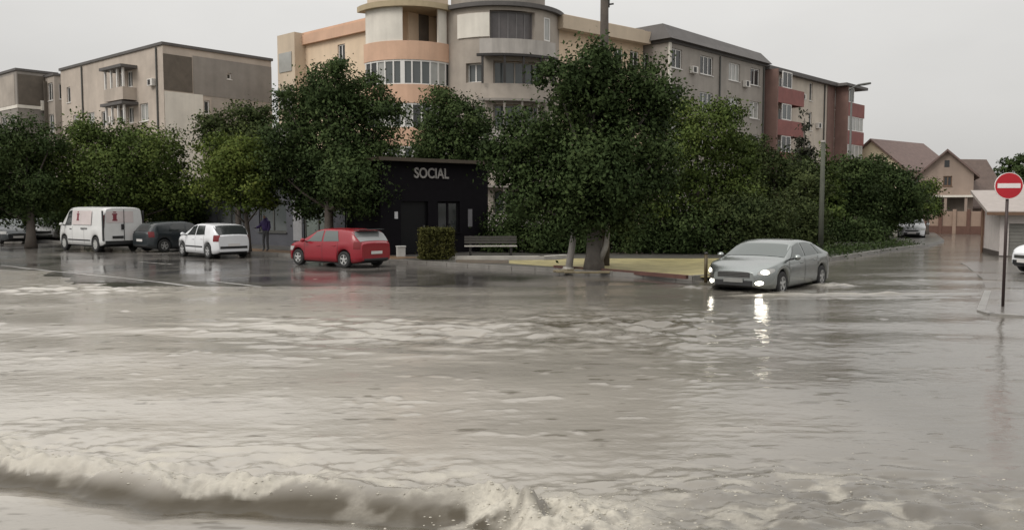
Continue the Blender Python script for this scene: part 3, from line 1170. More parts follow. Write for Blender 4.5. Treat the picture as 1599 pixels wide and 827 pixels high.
so.scale = (.86, 1, 1)

# --- low shop row under the trees
Cs = Vector((nearX(600, 39.3), 39.3, .12))
bs = thing('shop_row', 'long low grey shop building under the trees, left of the black kiosk', 'shop', Cs, ang((.613, .79)))
Ls = 15
opsS = [(9.0, 11.2, .1, 2.4), (5.2, 7.6, .7, 2.3), (12.2, 13.8, .7, 2.3), (1.2, 3.8, .7, 2.3)]
m_ = MB()
facade(m_, frame_T('L', Ls), Ls, 0, 3.4, opsS)
facade(m_, frame_T('R'), 5, 0, 3.4, [])
m_.quad((5, 0, 0), (5, Ls, 0), (5, Ls, 3.4), (5, 0, 3.4))
m_.quad((0, Ls, 0), (0, Ls, 3.4), (5, Ls, 3.4), (5, Ls, 0))
m_.build('wall', GREYBLUE, bs)
m_ = MB()
m_.box(-.7, 5.2, -.2, Ls + .2, 3.4, 3.6)
m_.build('roof', ROOF_DARK, bs)
for i, o in enumerate(opsS):
    window(bs, frame_T('L', Ls), *o[:4], 2, GMETAL, (GREENPANEL, GLASS[1], GREENPANEL, GLASS[1])[i], .08)
m_ = MB()
m_.tbox(frame_T('L', Ls), 8.2, 8.9, -.04, 0, .3, 2.6)
m_.build('wall_panel', mat('pale panel', (.30, .30, .31), .6), bs)


# --- houses on the right
def gable_house(name, label, C, rot, Lx, Wy, he, hr, wall, roof, ops_gable=(), ops_side=(), over=.5):
    b = thing(name, label, 'house', (C[0], C[1], 0), rot)
    m_ = MB()
    TL = frame_T('L', Wy)
    facade(m_, TL, Wy, 0, he, [o for o in ops_gable if o[3] <= he])
    m_.add([(0, 0, he), (0, Wy, he), (0, Wy / 2, hr)], [(0, 2, 1)])
    m_.add([(Lx, 0, he), (Lx, Wy, he), (Lx, Wy / 2, hr)], [(0, 1, 2)])
    facade(m_, frame_T('R'), Lx, 0, he, list(ops_side))
    m_.quad((Lx, 0, 0), (Lx, Wy, 0), (Lx, Wy, he), (Lx, 0, he))
    m_.quad((0, Wy, 0), (0, Wy, he), (Lx, Wy, he), (Lx, Wy, 0))
    m_.build('wall', wall, b)
    r = MB()
    sl = (hr - he) / (Wy / 2)
    t = .2
    ye, ze = -over, he - over * sl
    for sgn in (0, 1):
        f = (lambda y: y) if sgn == 0 else (lambda y: Wy - y)
        p = [(-over, f(ye), ze), (Lx + over, f(ye), ze), (Lx + over, f(Wy / 2), hr), (-over, f(Wy / 2), hr)]
        q = [(a, b_, c + t) for a, b_, c in p]
        r.add(p + q, [(0, 1, 2, 3), (4, 7, 6, 5), (0, 4, 5, 1), (1, 5, 6, 2), (3, 7, 4, 0)])
    r.build('roof', roof, b)
    for o in ops_gable:
        if o[3] <= he:
            window(b, TL, *o[:4], 2, BROWN_WOOD, GLASS[0], .08)
    for o in ops_side:
        window(b, frame_T('R'), *o[:4], 2, BROWN_WOOD, GLASS[0], .08)
    return b


HWALL = mat('house plaster', (.29, .225, .185), .8, var=.1, scale=.7, streak=0.066)
Ch = (nearX(1519, 74), 74)
hb = gable_house('house', 'tan house with a steep brown gable and balcony behind the terracotta fence', Ch, R(64), 9, 4.3, 5.1, 7.1, HWALL, ROOF_TILE,
                 [(1.9, 2.6, 4.0, 4.9)], (), .45)
m_ = MB()
T = frame_T('L', 4.3)
m_.tbox(T, 1.95, 2.35, -.03, 0, 5.7, 6.3)
m_.build('attic_window', GLASS[0], hb)
m_ = MB()
m_.tbox(T, -.5, 4.6, -1.2, 0, 3.0, 3.18)
m_.build('balcony_slab', PLASTER_PALE, hb)
for q in (.5, 2.0, 3.6):
    m_ = MB()
    m_.tbox(T, q, q + .22, -1.1, -.9, 0, 3.0)
    m_.build('post', HWALL, hb)
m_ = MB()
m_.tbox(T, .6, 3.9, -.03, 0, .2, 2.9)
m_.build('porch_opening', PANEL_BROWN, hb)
Cw = (nearX(1506, 78.5), 78.5)
gable_house('house', 'brown house wing with a big steep roof behind the low shed', Cw, R(12), 4.6, 6.5, 2.6, 6.6, mat('brown render', (.15, .105, .082), .8, var=.12), mat('dark brown roof', (.12, .086, .072), .75, var=.2, scale=2.5), (), (), .5)
Cb = (nearX(1412, 88), 88)
gable_house('house', 'far house with a pale yellow gable end and long brown roof', Cb, R(38), 11, 7.5, 6.2, 9.3, mat('pale yellow render', (.66, .58, .42), .8, var=.06), ROOF_TILE,
            [(1.2, 2.4, 3.6, 5.0)], [(2, 3.2, 4.2, 5.4), (5, 6.2, 4.2, 5.4)], .45)
Cc = (nearX(1352, 92), 92)
gable_house('house', 'low house mostly behind trees with a dark brown roof', Cc, R(38), 10, 7, 4.6, 6.8, HWALL, ROOF_TILE, (), [(1.2, 2.4, 2.6, 4.0)], .6)

# terracotta fence
p, q = W(1446, 365, 67), W(1534, 365, 65)
fl_ = thing('fence', 'terracotta panel fence on a dark red plinth at the end of the side street', 'fence', (p.x, p.y, 0), math.atan2(q.y - p.y, q.x - p.x))
Lf = (Vector((q.x, q.y)) - Vector((p.x, p.y))).length
m_ = MB()
m_.box(0, Lf, 0, .3, 0, .62)
m_.build('plinth', TERRA_DARK, fl_)
n = 4
for i in range(n + 1):
    m_ = MB()
    c = Lf * i / n
    m_.box(c - .13, c + .13, -.04, .34, .0, 1.95)
    m_.build('post', TERRA_DARK if i != 2 else TERRA, fl_, bevel=.02)
for i in range(n):
    m_ = MB()
    m_.box(Lf * i / n + .13, Lf * (i + 1) / n - .13, .08, .22, .62, 1.8)
    m_.build('panel', TERRA, fl_, bevel=.02)

# low shed at the right
Cg = (nearX(1563, 36.5), 36.5)
sg = thing('shed', 'low white shed with a pale sloping roof and a grey shutter', 'shed', (Cg[0], Cg[1], .0), R(-20))
Lg, Wg, he, hr = 7, 3.6, 1.95, 2.75
m_ = MB()
facade(m_, frame_T('R'), Lg, 0, he, [(.35, 5.6, .05, 1.45)])
facade(m_, frame_T('L', Wg), Wg, 0, he, [])
m_.add([(0, 0, he), (0, Wg, he), (0, Wg, hr)], [(0, 2, 1)])
m_.quad((0, Wg, 0), (0, Wg, hr), (Lg, Wg, hr), (Lg, Wg, 0))
m_.quad((Lg, 0, 0), (Lg, Wg, 0), (Lg, Wg, he), (Lg, 0, he))
m_.build('wall', mat('white shed wall', (.50, .46, .44), .8, var=.08, streak=0.055), sg)
m_ = MB()
m_.add([(-.6, -.5, he - .1), (Lg + .4, -.5, he - .1), (Lg + .4, Wg + .3, hr + .08), (-.6, Wg + .3, hr + .08), (-.6, -.5, he + .04), (Lg + .4, -.5, he + .04), (Lg + .4, Wg + .3, hr + .22), (-.6, Wg + .3, hr + .22)],
       [(3, 2, 1, 0), (4, 5, 6, 7), (0, 1, 5, 4), (1, 2, 6, 5), (2, 3, 7, 6), (3, 0, 4, 7)])
m_.build('roof', mat('pale roof sheet', (.34, .30, .275), .6, var=.12), sg)
m_ = MB()
m_.box(-.62, Lg + .42, -.56, -.5, he - .13, he + .0)
m_.build('fascia', BROWN_WOOD, sg)
m_ = MB()
for i in range(10):
    m_.box(.35, 5.6, .08, .12, .05 + .15 * i, .19 + .15 * i)
m_.build('shutter', mat('grey shutter', (.17, .165, .15), .6), sg)
m_ = MB()
m_.tbox(frame_T('L', Wg), 0, Wg, -.05, 0, 0, .22)
m_.tbox(frame_T('R'), -.05, Lg, -.05, 0, 0, .05)
m_.build('plinth', mat('dark plinth', (.06, .05, .045), .6), sg)
m_ = MB()
m_.tube([(-.1, Wg - .1, 0), (-.1, Wg - .1, he + .4)], .05, 8)
m_.build('downpipe', BROWN_WOOD, sg)


# ------------------------------------------------------------------ trees
def leaf_object(name, clumps, m, parent, size=.2, dens=85, seed=0, spr=1.0):
    g = np.random.default_rng(seed)
    allc = []
    for (c, r) in clumps:
        c = np.array(c)
        r = np.array(r) if hasattr(r, '__len__') else np.array([r, r, r])
        area = 4 * math.pi * (np.prod(r)) ** (2 / 3)
        nl = int(area * dens * 1.5)
        sub = max(14, nl // 60)
        d = g.normal(size=(sub, 3))
        d /= np.linalg.norm(d, axis=1)[:, None]
        rad = g.uniform(.35, 1.0, sub) ** .5
        rad *= 1 + .16 * g.normal(size=sub).clip(-1.5, 1.3)
        sc = c + d * r * rad[:, None]
        which = g.integers(0, sub, nl)
        spread = (.16 + .10 * float(r.mean())) * g.uniform(.6, 1.5, sub) * spr
        off = g.normal(size=(nl, 3)) * spread[which][:, None] * np.array([1, 1, .62])
        allc.append(np.concatenate([sc[which] + off, np.repeat(c[None], nl, 0), off], 1))
    A = np.concatenate(allc)
    A = A[A[:, 2] > .03]
    P, Cn, so3 = A[:, :3], A[:, 3:6], A[:, 6:]
    sub_out = so3 / (np.linalg.norm(so3, axis=1)[:, None] + 1e-6)
    n = len(P)
    out = P - Cn
    out /= np.linalg.norm(out, axis=1)[:, None] + 1e-6
    nr = out * .5 + g.normal(size=(n, 3)) * .75 + np.array([0, 0, .45])
    nr /= np.linalg.norm(nr, axis=1)[:, None]
    a = np.cross(nr, g.normal(size=(n, 3)))
    a /= np.linalg.norm(a, axis=1)[:, None] + 1e-6
    b = np.cross(nr, a)
    s = size * 1.08 * g.uniform(.55, 1.35, n)[:, None]
    # wind every leaf so that its face looks out of its clump
    flip = np.sign((np.cross(a, b) * (out * .75 + sub_out * .65 + np.array([0, 0, .25]))).sum(1))[:, None]
    b = b * np.where(flip == 0, 1, flip)
    nr = np.cross(a, b)
    q = np.stack([P - a * s * .5, P - b * s * .30 - nr * s * .06, P + a * s * .5, P + b * s * .30 - nr * s * .06], 1).reshape(-1, 3)
    me = bpy.data.meshes.new(name)
    me.vertices.add(4 * n)
    me.vertices.foreach_set('co', q.ravel())
    me.loops.add(4 * n)
    me.loops.foreach_set('vertex_index', np.arange(4 * n))
    me.polygons.add(n)
    me.polygons.foreach_set('loop_start', np.arange(0, 4 * n, 4))
    me.materials.append(m)
    me.update()
    me.validate()
    cn = out * .75 + sub_out * .65 + g.normal(size=(n, 3)) * .22 + np.array([0, 0, .25])
    cn /= np.linalg.norm(cn, axis=1)[:, None] + 1e-6
    me.polygons.foreach_set('use_smooth', np.ones(n, bool))
    me.normals_split_custom_set_from_vertices(np.repeat(cn, 4, 0).tolist())
    o = bpy.data.objects.new(name, me)
    COL.objects.link(o)
    o.parent = parent
    return o


SEED = [100]


def tree(name, label, base_uv, Y, circles, m, trunk_r=.2, size=.14, dens=150, group=None, flat=.85, limbs=True, lean=0, z0=.12, bark=None, depth=1.0, cat='tree'):
    SEED[0] += 1
    rn = np.random.default_rng(SEED[0])
    bx = nearX(base_uv, Y)
    t = thing(name, label, cat, (bx, Y, z0), 0, group)
    cl = []
    for (u, v, r) in circles:
        yo = rn.normal(0, .5) * r / 40 * Y / 36 * depth
        c = W(u, v, Y + yo)
        rad = r / F * Y
        cl.append((tuple(c - Vector((bx, Y, z0))), (rad * .92, rad * .92, rad * flat)))
    leaf_object('crown', cl, m, t, size, dens, SEED[0])
    top = max(c[0][2] for c in cl)
    mt = MB()
    # trunk
    zc = sorted(c[0][2] for c in cl)
    h = top * .82
    cxm = sum(c[0][0] for c in cl) / len(cl)
    pts, rad = [], []
    for i in range(9):
        f = i / 8
        w = math.sin(f * 5 + SEED[0]) * .10 * f * 1.4
        pts.append((cxm * f * f * .6 + w + lean * f, math.sin(f * 4) * .08, h * f - .1))
        rad.append(trunk_r * (1.28 if i == 0 else 1.0) * (1 - .78 * f))
    mt.tube(pts, rad, 12)
    if limbs:
        for (c, r) in cl:
            f = min(.75, max(.3, c[2] / h * .55))
            k = f * 8
            i = int(k)
            p0 = Vector(pts[i]).lerp(Vector(pts[min(i + 1, 8)]), k - i)
            p3 = Vector(c)
            mid = p0.lerp(p3, .5) + Vector((0, 0, -.12 * (p3 - p0).length * .5))
            ra = trunk_r * .42 * (1 - f * .5)
            mt.tube([p0, p0.lerp(mid, .6) , mid, mid.lerp(p3, .6), p3], [ra, ra * .8, ra * .6, ra * .4, ra * .15], 7)
    mt.build('trunk', bark or BARK, t, smooth=True)
    return t


# big tree at the corner
TB = W(930, 432, 26.9)
big = tree('tree', 'large dark tree with a thick grey trunk at the street corner', 928, 26.9,
           [(930, 105, 42), (868, 128, 38), (950, 140, 62), (1015, 135, 42), (1030, 150, 34), (822, 215, 52), (900, 215, 85), (985, 215, 66), (796, 262, 40), (858, 290, 62), (940, 288, 72), (1005, 285, 48),
            (900, 332, 40), (965, 330, 38), (820, 310, 36), (1035, 240, 26), (770, 235, 20), (1045, 285, 16), (915, 165, 48), (935, 250, 60), (925, 310, 44)],
           DARKLEAF, .30, .125, 190, bark=mat('wet grey bark', (.10, .088, .076), .7, bump=.6, bscale=10, var=.3))
# second pale stem beside the trunk
m_ = MB()
q = W(950, 376, 26.7)
m_.tube([W(938, 405, 26.8) - Vector((nearX(928, 26.9), 26.9, .12)), W(946, 385, 26.7) - Vector((nearX(928, 26.9), 26.9, .12)), W(949, 362, 26.7) - Vector((nearX(928, 26.9), 26.9, .12)), W(944, 340, 26.8) - Vector((nearX(928, 26.9), 26.9, .12))],
        [.10, .09, .075, .06], 9)
m_.build('pale_limb', mat('pale bark', (.30, .28, .25), .7, bump=.4, var=.25), big, smooth=True)
TG = 'leafy trees along the pavement'
tree('tree', 'tall dense dark tree on the pavement behind the red car', 512, 36.5,
     [(522, 138, 46), (470, 168, 42), (572, 150, 42), (602, 185, 32), (450, 215, 40), (522, 215, 80), (590, 240, 42), (470, 270, 52), (550, 285, 56), (498, 308, 45), (600, 290, 24), (440, 152, 14), (525, 110, 22), (430, 262, 26), (525, 255, 60), (520, 170, 50)],
     DARKLEAF, .24, 0.133, 157, TG)
tree('tree', 'fresh green young tree behind the white hatchback', 386, 37.8,
     [(350, 240, 40), (390, 246, 42), (338, 285, 36), (398, 292, 40), (430, 258, 28), (360, 265, 36), (415, 305, 24), (350, 310, 22)],
     LIMELEAF, .15, 0.140, 140, TG)
tree('tree', 'olive green tree in front of the grey end wall', 372, 46,
     [(375, 190, 36), (340, 205, 30), (400, 215, 34), (370, 235, 40), (320, 195, 16), (408, 178, 20)], OLIVELEAF, .2, 0.154, 122, TG)
tree('tree', 'broad mid green tree behind the white van', 165, 45.5,
     [(90, 268, 46), (150, 240, 52), (212, 232, 48), (252, 246, 44), (180, 285, 62), (262, 292, 42), (100, 300, 42), (285, 318, 28), (130, 205, 24), (60, 262, 24), (220, 312, 40)],
     MIDLEAF, .25, 0.154, 122, TG)
tree('tree', 'dark tree standing over the dark car at the photo edge', 46, 43.5,
     [(8, 232, 44), (42, 215, 36), (22, 285, 48), (58, 292, 36), (40, 330, 28), (-30, 250, 50), (-20, 310, 45), (80, 225, 20)], DARKLEAF, .26, 0.140, 140, TG)
tree('tree', 'dark round tree rising behind the black kiosk roof', 706, 47,
     [(690, 160, 34), (722, 188, 36), (682, 208, 34), (742, 225, 34), (700, 238, 40), (752, 190, 20), (660, 232, 24), (690, 265, 36), (735, 268, 34)], DARKLEAF, .22, 0.154, 131, TG)
tree('tree', 'bright green tree right of the big corner tree', 1090, 38,
     [(1060, 190, 42), (1110, 208, 52), (1142, 248, 44), (1050, 258, 52), (1092, 305, 55), (1150, 308, 42), (1025, 310, 40), (1130, 175, 24), (1030, 190, 26)],
     MIDLEAF, .22, 0.140, 140, TG)
tree('tree', 'dark tree with brown tinted leaves below the red balconies', 1210, 44,
     [(1185, 262, 42), (1232, 270, 40), (1180, 225, 24), (1262, 290, 34), (1215, 310, 48), (1165, 300, 34)], OLIVELEAF, .2, 0.147, 131, TG)
# far side of the side street
TG2 = 'dark trees along the side street'
tree('tree', 'dark tree right of the grey concrete pole', 1330, 52, [(1330, 285, 36), (1308, 322, 36), (1345, 322, 40), (1318, 262, 22), (1350, 262, 20)], DARKLEAF, .2, 0.168, 122, TG2)
tree('tree', 'dark tree between the concrete pole and the tan house', 1385, 55, [(1375, 290, 38), (1402, 300, 38), (1392, 325, 38), (1372, 262, 22), (1430, 320, 28), (1360, 340, 26)], DARKLEAF, .2, 0.168, 122, TG2)
tree('tree', 'small green tree touching the tan house balcony', 1450, 62, [(1452, 292, 14), (1446, 315, 18), (1458, 325, 14), (1440, 300, 12)], MIDLEAF, .12, 0.175, 105, TG2)
tree('tree', 'far treetop on the skyline above the road sign', 1585, 96, [(1578, 256, 13), (1598, 252, 14), (1620, 250, 18), (1590, 272, 16), (1565, 268, 10), (1615, 275, 20)], DARKLEAF, .2, 0.280, 52, None)


# conifers
def conifer(label, u, Y, vtop, vbot, wpx, m, seed, group=None):
    bx = nearX(u, Y)
    t = thing('conifer', label, 'tree', (bx, Y, .12), 0, group)
    zt, zb = W(u, vtop, Y).z, W(u, vbot, Y).z
    g_ = np.random.default_rng(seed)
    cl = []
    n = 9
    for i in range(n):
        f = i / (n - 1)
        rad = (1 - f) * wpx / F * Y + .15
        k = 5 if f < .7 else 2
        for j in range(k):
            a = g_.uniform(0, 6.28)
            rr = rad * .55
            cl.append(((rr * math.cos(a), rr * math.sin(a), zb + (zt - zb) * f - .12), (rad * .5, rad * .5, rad * .30 + .12)))
    leaf_object('crown', cl, m, t, .2, 75, seed)
    mt = MB()
    mt.tube([(0, 0, -.1), (0, 0, (zt) * .5), (0, 0, zt - .4)], [.16, .10, .03], 9)
    mt.build('trunk', BARK, t, smooth=True)
    return t


conifer('slim brownish conifer in front of the red balcony block', 1253, 52, 178, 340, 30, FIRLEAF, 11)
conifer('green conifer beside the grey concrete pole', 1284, 50, 228, 350, 34, MIDLEAF, 12)


# shrubs under the trees
def shrub(label, u, Y, circles, m, seed, group):
    bx = nearX(u, Y)
    t = thing('shrub', label, 'shrub', (bx, Y, .12), 0, group)
    cl = []
    for (uu, vv, r) in circles:
        c = W(uu, vv, Y) - Vector((bx, Y, .12))
        rad = r / F * Y
        cl.append((tuple(c), (rad, rad * .9, rad * .95)))
        if vv > 355:
            cl.append(((c.x, c.y - .1, rad * .5), (rad * 1.1, rad * .8, rad * .6)))
    leaf_object('foliage', cl, m, t, .13, 150, seed)
    mt = MB()
    for k in range(5):
        a = k * 1.3
        mt.tube([(.1 * math.cos(a), .1 * math.sin(a), -.05), (.3 * math.cos(a), .3 * math.sin(a), .8), (.5 * math.cos(a), .4 * math.sin(a), 1.5)], [.04, .03, .015], 6)
    mt.build('stem', BARK, t)
    return t


SG = 'dark shrubs behind the ochre path'
shrub('dark shrub behind the bench, nearest the kiosk', 795, 38.2, [(790, 350, 32), (800, 380, 30), (780, 382, 24), (815, 345, 26)], DARKLEAF, 21, SG)
shrub('dark shrub behind the leaning post', 860, 37.6, [(850, 345, 36), (845, 380, 30), (880, 350, 32), (876, 382, 28)], DARKLEAF, 22, SG)
shrub('dark shrub straight behind the thick corner trunk', 930, 37.4, [(915, 345, 36), (930, 380, 34), (960, 350, 34), (905, 382, 26)], DARKLEAF, 23, SG)
shrub('dark shrub right of the thick trunk behind the ochre path', 1010, 37.2, [(1000, 350, 36), (990, 380, 30), (1035, 350, 34), (1030, 382, 30)], DARKLEAF, 24, SG)
shrub('dark shrub behind the dark bollard', 1085, 36.8, [(1075, 352, 36), (1065, 382, 30), (1110, 355, 36), (1100, 382, 30)], DARKLEAF, 25, SG)
shrub('large olive bush behind the silver car roof', 1165, 36.5, [(1160, 345, 42), (1150, 378, 32), (1195, 350, 40), (1185, 380, 30), (1140, 330, 26)], OLIVELEAF, 26, SG)
shrub('rounded olive bush left of the grey concrete pole', 1240, 40, [(1235, 335, 40), (1255, 360, 36), (1225, 368, 32), (1265, 335, 26)], OLIVELEAF, 27, SG)
shrub('low dark bush at the turn of the side street', 1325, 49, [(1318, 358, 24), (1345, 362, 22), (1300, 362, 22), (1370, 362, 18)], DARKLEAF, 28, SG)
shrub('dark bush in shade beside the far parked white car', 1390, 60, [(1385, 345, 18), (1372, 352, 16), (1395, 335, 16)], DARKLEAF, 29, SG)
shrub('dark bush under the broad tree behind the white van', 150, 52, [(110, 325, 40), (160, 325, 44), (205, 322, 44), (245, 325, 40), (90, 345, 30), (270, 335, 34)], DARKLEAF, 30, SG)
shrub('dark bush behind the parked car at the photo edge', 60, 56, [(20, 322, 38), (60, 325, 36), (92, 328, 32), (-20, 322, 38)], DARKLEAF, 31, SG)
shrub('dark bush at the end of the shop row', 295, 49, [(280, 325, 36), (312, 322, 34), (300, 350, 30), (325, 340, 24)], DARKLEAF, 32, SG)

# clipped hedge block
bx, Yh = nearX(681, 32.7), 32.7
hd = thing('hedge', 'clipped square hedge block on the pavement right of the red car', 'hedge', (bx, Yh, .12), R(10))
g_ = np.random.default_rng(5)
cl = []
for i in range(7):
    for j in range(5):
        for k in range(7):
            if i in (0, 6) or j in (0, 4) or k == 6:
                cl.append(((-.54 + .18 * i, -.36 + .18 * j, .08 + .175 * k), (.11, .11, .11)))
leaf_object('foliage', cl, HEDGELEAF, hd, .065, 620, 55, .28)
m_ = MB()
m_.box(-.5, .5, -.35, .35, 0, 1.1)
m_.build('twigs', mat('hedge twigs', (.035, .035, .015), .8, var=.3, scale=12), hd, bevel=.1)

cl = []
for a_, b_ in zip(vp[:-1], vp[1:]):
    n_ = int((b_ - a_).length / .55)
    for i in range(n_):
        for w_ in (.5, 1.1, 1.7):
            c_ = a_.lerp(b_, (i + random.random()) / n_) + nB * (w_ + random.uniform(-.2, .2))
            cl.append(((c_.x, c_.y, .16), (.42, .42, random.uniform(.10, .26))))
gc = leaf_object('ground_cover', cl, DARKLEAF, None, .09, 55, 77)
gc['kind'] = 'stuff'
gc['label'] = 'low dark ground cover along the side street kerb'
gc['category'] = 'ground cover'

# ------------------------------------------------------------------ street furniture
# bench
bx, Yb = nearX(766, 34.9), 34.9
bn = thing('bench', 'weathered park bench with a pale wet seat beside the hedge block', 'bench', (bx, Yb, .12), R(3))
for q in (-.85, .85):
    m_ = MB()
    m_.box(q - .05, q + .05, -.22, .26, 0, .40)
    m_.box(q - .05, q + .05, .20, .28, .40, .84)
    m_.build('leg', DMETAL, bn, bevel=.01)
m_ = MB()
for k in range(4):
    m_.box(-1.1, 1.1, -.26 + .12 * k, -.16 + .12 * k, .402, .442)
m_.build('seat', STONE_PALE, bn)
m_ = MB()
for k in range(3):
    m_.box(-1.1, 1.1, .165, .198, .52 + .11 * k, .61 + .11 * k)
m_.build('backrest', mat('dark wet wood', (.06, .055, .05), .5, var=.2), bn)

# leaning pale post
p, q = W(887, 428, 27.2), W(897, 358, 27.3)
ps = thing('post', 'pale leaning concrete post left of the thick trunk', 'post', (p.x, p.y, .12), 0)
m_ = MB()
m_.tube([(0, 0, -.1), (q.x - p.x, .05, q.z - .12)], [.125, .095], 10)
m_.build('shaft', CONCRETE, ps, smooth=True)
m_ = MB()
m_.tube([(0, 0, 0), (.01, 0, .10)], [.2, .17], 10)
m_.build('footing', STONE_PALE, ps)
# pale edging stones round the tree pit
m_ = MB()
c = Vector((nearX(915, 26.6), 26.6))
for i in range(14):
    a = 2 * math.pi * i / 14
    o = Vector((math.cos(a) * .85, math.sin(a) * .55))
    m_.box(c.x + o.x - .19, c.x + o.x + .19, c.y + o.y - .10, c.y + o.y + .10, .10, .165)
m_.build('tree_pit_edging', mat('pale yellow stone', (.20, .165, .10), .6, var=.25), bevel=.02)['kind'] = 'structure'

# bollard
p = G(1102, 436, .12)
bo = thing('bollard', 'thin dark metal bollard at the end of the ochre path', 'bollard', (p.x, p.y, .12))
m_ = MB()
m_.tube([(0, 0, -.1), (0, 0, .72)], .05, 12)
m_.build('shaft', mat('dark ochre metal', (.07, .05, .02), .5), bo, smooth=True)
m_ = MB()
m_.tube([(0, 0, .721), (0, 0, .75), (0, 0, .78)], [.06, .06, .02], 12)
m_.build('cap', DMETAL, bo, smooth=True)

# tall utility pole rising behind the corner tree
px_, py_ = nearX(944, 29.2), 29.2
up = thing('utility_pole', 'tall weathered pole rising out of the corner tree', 'pole', (px_, py_, .12))
m_ = MB()
m_.tube([(0, 0, -.1), (-.04, 0, 4), (-.06, 0, 10.6)], [.20, .17, .13], 12)
m_.build('shaft', mat('weathered pole wood', (.065, .052, .042), .8, var=.35, scale=3, bump=.4), up, smooth=True)
m_ = MB()
m_.box(.07, .12, -.05, .05, 8.9, 10.4)
for z in (9.0, 9.3, 9.6):
    m_.tube([(.12, 0, z), (.26, 0, z + .02)], .03, 8)
m_.build('bracket', DMETAL, up)

# street lamp beyond the side street and a plain pole beside it
Yl = 66
bxl = nearX(1325, Yl)
sl = thing('street_lamp', 'grey street lamp whose head juts out past the red balcony block', 'street lamp', (bxl, Yl, .1))
zt = W(1325, 140, Yl).z
hz = zt + .25
hx = nearX(1334, Yl) - bxl
m_ = MB()
m_.tube([(0, 0, -.1), (0, 0, 3), (0, 0, zt - .1)], [.13, .10, .07], 12)
m_.build('pole', GMETAL, sl, smooth=True)
m_ = MB()
m_.tube([(-.25, 0, zt - .15), (0, 0, zt), (hx, 0, hz)], [.06, .06, .05], 10)
m_.build('arm', GMETAL, sl, smooth=True)
m_ = MB()
m_.tube([(hx - .1, 0, hz - .02), (hx + .05, 0, hz), (hx + .5, 0, hz + .06), (hx + 1.0, 0, hz + .14), (hx + 1.05, 0, hz + .14)], [.04, .08, .10, .08, .02], 10)
m_.build('lamp_head', GMETAL, sl, smooth=True)
Yp = 37.3
bp_ = nearX(1283, Yp)
cp = thing('utility_pole', 'grey concrete pole standing among the trees behind the silver car', 'pole', (bp_, Yp, .1))
zp = W(1283, 222, Yp).z - .1
m_ = MB()
m_.tube([(0, 0, -.1), (0, 0, zp * .5), (0, 0, zp)], [.12, .105, .09], 12)
m_.build('shaft', mat('mossy concrete', (.085, .09, .07), .8, var=.25, scale=2), cp, smooth=True)
m_ = MB()
m_.tube([(0, 0, zp), (0, 0, zp + .08)], [.115, .07], 12)
m_.build('cap', CONCRETE, cp)

# no entry sign
p = G(1566, 475, .055)
Ys = p.y
sg_ = thing('road_sign', 'round red no entry sign with a white bar on a thin pole', 'road sign', (p.x, p.y, .055))
zc = W(1575, 290, Ys).z - .055
rd = 20.5 / F * Ys
m_ = MB()
m_.tube([(0, 0, -.1), (0, 0, zc + rd * .9)], .033, 10)
m_.build('pole', mat('brown metal', (.045, .03, .028), .5, metal=.2), sg_, smooth=True)


def disc(r0, y0, y1, m, name, parent, n=40):
    q_ = MB()
    q_.lathe_y([(.001, y0), (r0, y0), (r0, y1), (.001, y1)], n, 0, (0, 0, zc))
    return q_.build(name, m, parent)


SIGNW = mat('sign white', (.74, .70, .68), .35, var=.05)
d_ = disc(rd, -.062, -.04, SIGNW, 'disc', sg_)
m_ = disc(rd * .955, -.065, -.0622, mat('sign red', (.42, .012, .022), .35, var=.08), 'red_face', d_)
q_ = MB()
q_.box(-rd * .80, rd * .80, -.0685, -.0655, zc - rd * .175, zc + rd * .175)
q_.build('white_bar', SIGNW, d_)
q_ = MB()
for z in (zc - .12, zc + .12):
    q_.box(-.05, .05, -.04, .036, z - .02, z + .02)
q_.build('clamp', DMETAL, sg_)
sg_.rotation_euler = (0, 0, R(-10))

# small white box by the kiosk
p = W(626, 398, 34.4)
wb = thing('box', 'small white box on the ground before the kiosk', 'box', (p.x, p.y, .12), R(20))
m_ = MB()
m_.box(-.17, .17, -.14, .14, 0, .40)
m_.build('carton', mat('white card', (.42, .42, .40), .6), wb, bevel=.02)
m_ = MB()
m_.box(-.19, .19, -.16, .16, .402, .45)
m_.build('lid', mat('white card lid', (.5, .5, .48), .6), wb, bevel=.01)


# ------------------------------------------------------------------ cars
TYRE = mat('tyre rubber', (.018, .018, .018), .75, var=.15)
RIM = mat('alloy rim', (.55, .55, .54), .3, metal=.6, var=.08)
CARGLASS = mat('car glass', (.03, .034, .034), .04, var=0, spec=.7)
CARGLASS_PALE = mat('car glass with pale interior', (.10, .115, .11), .05, var=0, spec=.7)
TRIM = mat('black trim', (.02, .02, .021), .5, var=.1)
LAMP_OFF = mat('clear lamp', (.45, .45, .44), .1, var=.05)
LAMP_ON = mat('lit headlamp', (.9, .88, .8), .1, var=0, emit=(1, .91, .74), estr=17)
FOG_ON = mat('lit fog lamp', (.9, .88, .8), .1, var=0, emit=(1, .93, .80), estr=16)
TAIL = mat('red lamp', (.16, .008, .010), .15, var=.05)
PLATE = mat('number plate white', (.62, .60, .58), .5, var=.06)


def paint(name, col, metal=0.0, rough=.3):
    return mat(name, col, rough, metal=metal, var=.05, scale=1.5, coat=.35)


def smooth_prof(pts, xs_, win):
    px, pz = zip(*pts)
    n = 9
    acc = np.zeros_like(xs_)
    for k in range(n):
        acc += np.interp(xs_ + win * (k / (n - 1) - .5), px, pz)
    return acc / n


